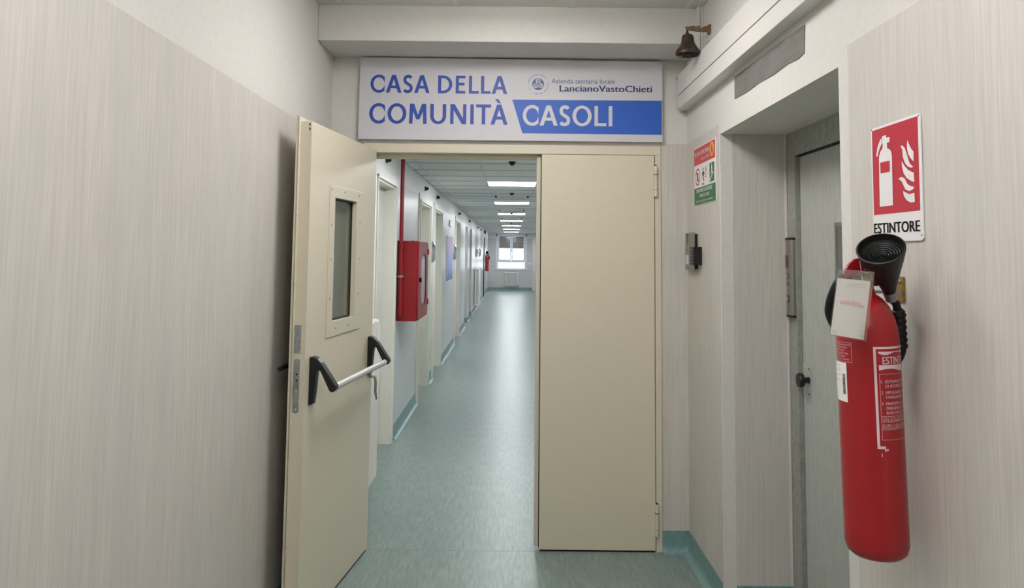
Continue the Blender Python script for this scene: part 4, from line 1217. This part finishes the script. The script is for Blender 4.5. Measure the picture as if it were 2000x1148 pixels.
# ------------------------------------------------------------------ radiators
def radiator(label, o, run, wide, z0, z1, n, depth):
    """column radiator; o: back corner on the wall, run: unit vector along the wall, wide: unit vector out of the wall"""
    o, run, wide = Vector(o), Vector(run), Vector(wide)
    pitch = 0.06
    t = thing('column_radiator', label, 'radiator', tuple(o + run * (n * pitch / 2)), 'white column radiators')
    for i in range(n):
        c = o + run * (pitch * (i + 0.5))
        mb = MB()
        for k_ in (0.028, depth - 0.010):
            p = c + wide * (k_ + 0.02)
            q_ = [(p.x, p.y, z0 + 0.03), (p.x, p.y, z0 + 0.06), (p.x, p.y, z1 - 0.06), (p.x, p.y, z1 - 0.03)]
            mb.path(q_, [0.013, 0.015, 0.015, 0.013], 8)
        for zz in (z0 + 0.03, z1 - 0.03):
            a_, b_ = c + wide * 0.022, c + wide * (depth + 0.018)
            mb.path([(a_.x, a_.y, zz), ((a_.x * .9 + b_.x * .1), (a_.y * .9 + b_.y * .1), zz), ((a_.x * .1 + b_.x * .9), (a_.y * .1 + b_.y * .9), zz), (b_.x, b_.y, zz)], [0.017, 0.0235, 0.0235, 0.017], 10)
        obj('column', mb, 'radiator', t, smooth=True)
    for zz in (z0 + 0.03, z1 - 0.03):
        a_, b_ = o + wide * (0.02 + depth / 2) - run * 0.01, o + wide * (0.02 + depth / 2) + run * (n * pitch + 0.01)
        obj('header', MB().path([(a_.x, a_.y, zz), (b_.x, b_.y, zz)], 0.016, 10), 'radiator', t, smooth=True)
    e = o + wide * (0.02 + depth / 2) + run * (n * pitch)
    obj('valve', MB().path([(e.x, e.y, z0 + 0.03), tuple(e + run * 0.05 + Vector((0, 0, z0 + 0.03 - e.z)))], 0.014, 10), 'chrome', t, smooth=True)
    b_ = o + run * (n * pitch / 2)
    for zz in (z0 + 0.12, z1 - 0.12):
        obj('bracket', MB().path([(b_.x + wide.x * .002, b_.y + wide.y * .002, zz), (b_.x + wide.x * (0.05), b_.y + wide.y * 0.05, zz)], 0.008, 8), 'radiator', t, smooth=True)
    return t
radiator('white column radiator just behind the open fire door', (XC + .002, 4.44, 0), (0, 1, 0), (1, 0, 0), 0.13, 1.165, 10, 0.12)
radiator('tall white radiator on the corridor wall before the far end', (XC + .002, 20.5, 0), (0, 1, 0), (1, 0, 0), 0.15, 1.18, 12, 0.13)
radiator('white radiator under the far corridor window', (-0.29, YE - .002, 0), (1, 0, 0), (0, -1, 0), 0.18, 0.775, 10, 0.10)

# ------------------------------------------------------------------ far window
t = thing('window_1', 'bright white framed window with half-lowered shutter at the corridor end', 'window', (0, YE, WZ0), kind='structure')
YW0, YW1 = YE + 0.02, YE + 0.08
def bars(nm, lst, m='pvc', par=None, y0=YW0, y1=YW1):
    mb = MB()
    for a in lst:
        mb.box(a[0], a[1], y0, y1, a[2], a[3])
    return obj(nm, mb, m, par or t)
bars('outer_frame', [(WX0, WX0 + .05, WZ0, WZ1), (WX1 - .05, WX1, WZ0, WZ1), (WX0 + .05, WX1 - .05, WZ1 - .06, WZ1), (WX0 + .05, WX1 - .05, WZ0, WZ0 + .04), (WX0 + .05, WX1 - .05, 1.18, 1.25)])
for x0, x1 in ((WX0 + .05, 0.0), (0.01, WX1 - .05)):
    s_ = bars('casement', [(x0, x0 + .05, 1.25, WZ1 - .06), (x1 - .05, x1, 1.25, WZ1 - .06), (x0 + .05, x1 - .05, 1.25, 1.30), (x0 + .05, x1 - .05, WZ1 - .11, WZ1 - .06)], y0=YW0 - .015)
    obj('pane', MB().box(x0 + .05, x1 - .05, YE + .045, YE + .052, 1.30, WZ1 - .11), 'clear', s_)
obj('handle', MB().path([(0.005, YW0 - .015, 1.75), (0.005, YW0 - .06, 1.75), (0.005, YW0 - .065, 1.64)], 0.009, 8), 'pvc', t, smooth=True)
obj('pane', MB().box(WX0 + .05, WX1 - .05, YE + .045, YE + .052, WZ0 + .04, 1.18), 'clear', t)
box('sill', 'pvc', WX0 - 0.08, WX1 + 0.08, YE - 0.05, YE + 0.02, WZ0 - 0.03, WZ0, t, 0.004)
bars('inner_trim', [(WX0 - .05, WX0, WZ0, WZ1 + .02), (WX1, WX1 + .05, WZ0, WZ1 + .02)], y0=YE - .012, y1=YE + .02)
for x in (WX0 - 0.03, WX1 + 0.03):
    box('shutter_bracket', 'black', x - 0.02, x + 0.02, YE - 0.03, YE - 0.012, 2.30, 2.40, t, 0.003)
mb = MB()
z = 1.78
i = 0
while z < WZ1:
    hh = 0.050
    mb.box(WX0 + .02, WX1 - .02, YE + .12, YE + .132, z, z + hh)
    z += hh + (0.0014 if i % 2 else 0.0008)
    i += 1
sh = obj('shutter_slats', mb, 'shutter', t)
sh['kind'] = 'stuff'

# outside: ground and trees seen through the panes
tag(obj('ground_outside', MB().box(-15, 15, YE + 0.25, YE + 40, -3.2, -3.0), 'grass'), 'pale ground outside below the far window', 'ground', kind='structure')
for k_, (x, yy, h_, wh) in enumerate(((-1.5, YE + 7, 6.0, 'left'), (1.3, YE + 8.5, 6.6, 'right'))):
    t = thing('tree', 'leafy tree outside the far window, %s of its middle' % wh, 'tree', (x, yy, -3.0), 'trees outside the far window')
    rnd = random.Random(11 + k_)
    mb = MB()
    mb.path([(x, yy, -3.0), (x + .1, yy, -1.2), (x - .05, yy, 0.6), (x, yy, 2.4)], [0.14, 0.11, 0.07, 0.03], 8)
    for _ in range(12):
        z = rnd.uniform(-0.6, 2.0)
        a = rnd.uniform(0, 6.28)
        mb.path([(x, yy, z), (x + math.cos(a) * .6, yy + math.sin(a) * .6, z + .4), (x + math.cos(a) * 1.2, yy + math.sin(a) * 1.2, z + .6)], [0.035, 0.022, 0.008], 6)
    obj('trunk', mb, 'bark', t, smooth=True)
    mb = MB()
    for _ in range(900):
        p = Vector((rnd.gauss(0, 0.75), rnd.gauss(0, 0.75), rnd.gauss(1.1, 0.9)))
        a, b = Vector((rnd.uniform(-1, 1), rnd.uniform(-1, 1), rnd.uniform(-1, 1))).normalized(), Vector((rnd.uniform(-1, 1), rnd.uniform(-1, 1), rnd.uniform(-1, 1))).normalized()
        s_ = rnd.uniform(0.04, 0.08)
        c = Vector((x, yy, 0)) + p
        mb.add([c - a * s_, c + b * s_ * .5, c + a * s_, c - b * s_ * .5], [(0, 1, 2, 3)])
    f = obj('foliage', mb, 'leaf', t)
    f['kind'] = 'stuff'

# daylight enters through the window opening
pd = bpy.data.lights.new('window_portal', 'AREA')
pd.shape = 'RECTANGLE'
pd.size, pd.size_y = WX1 - WX0, WZ1 - WZ0
pd.cycles.is_portal = True
po = bpy.data.objects.new('window_portal', pd)
po.location = (0, YE + 0.16, (WZ0 + WZ1) / 2)
po.rotation_euler = (-math.pi / 2, 0, 0)
COL.objects.link(po)
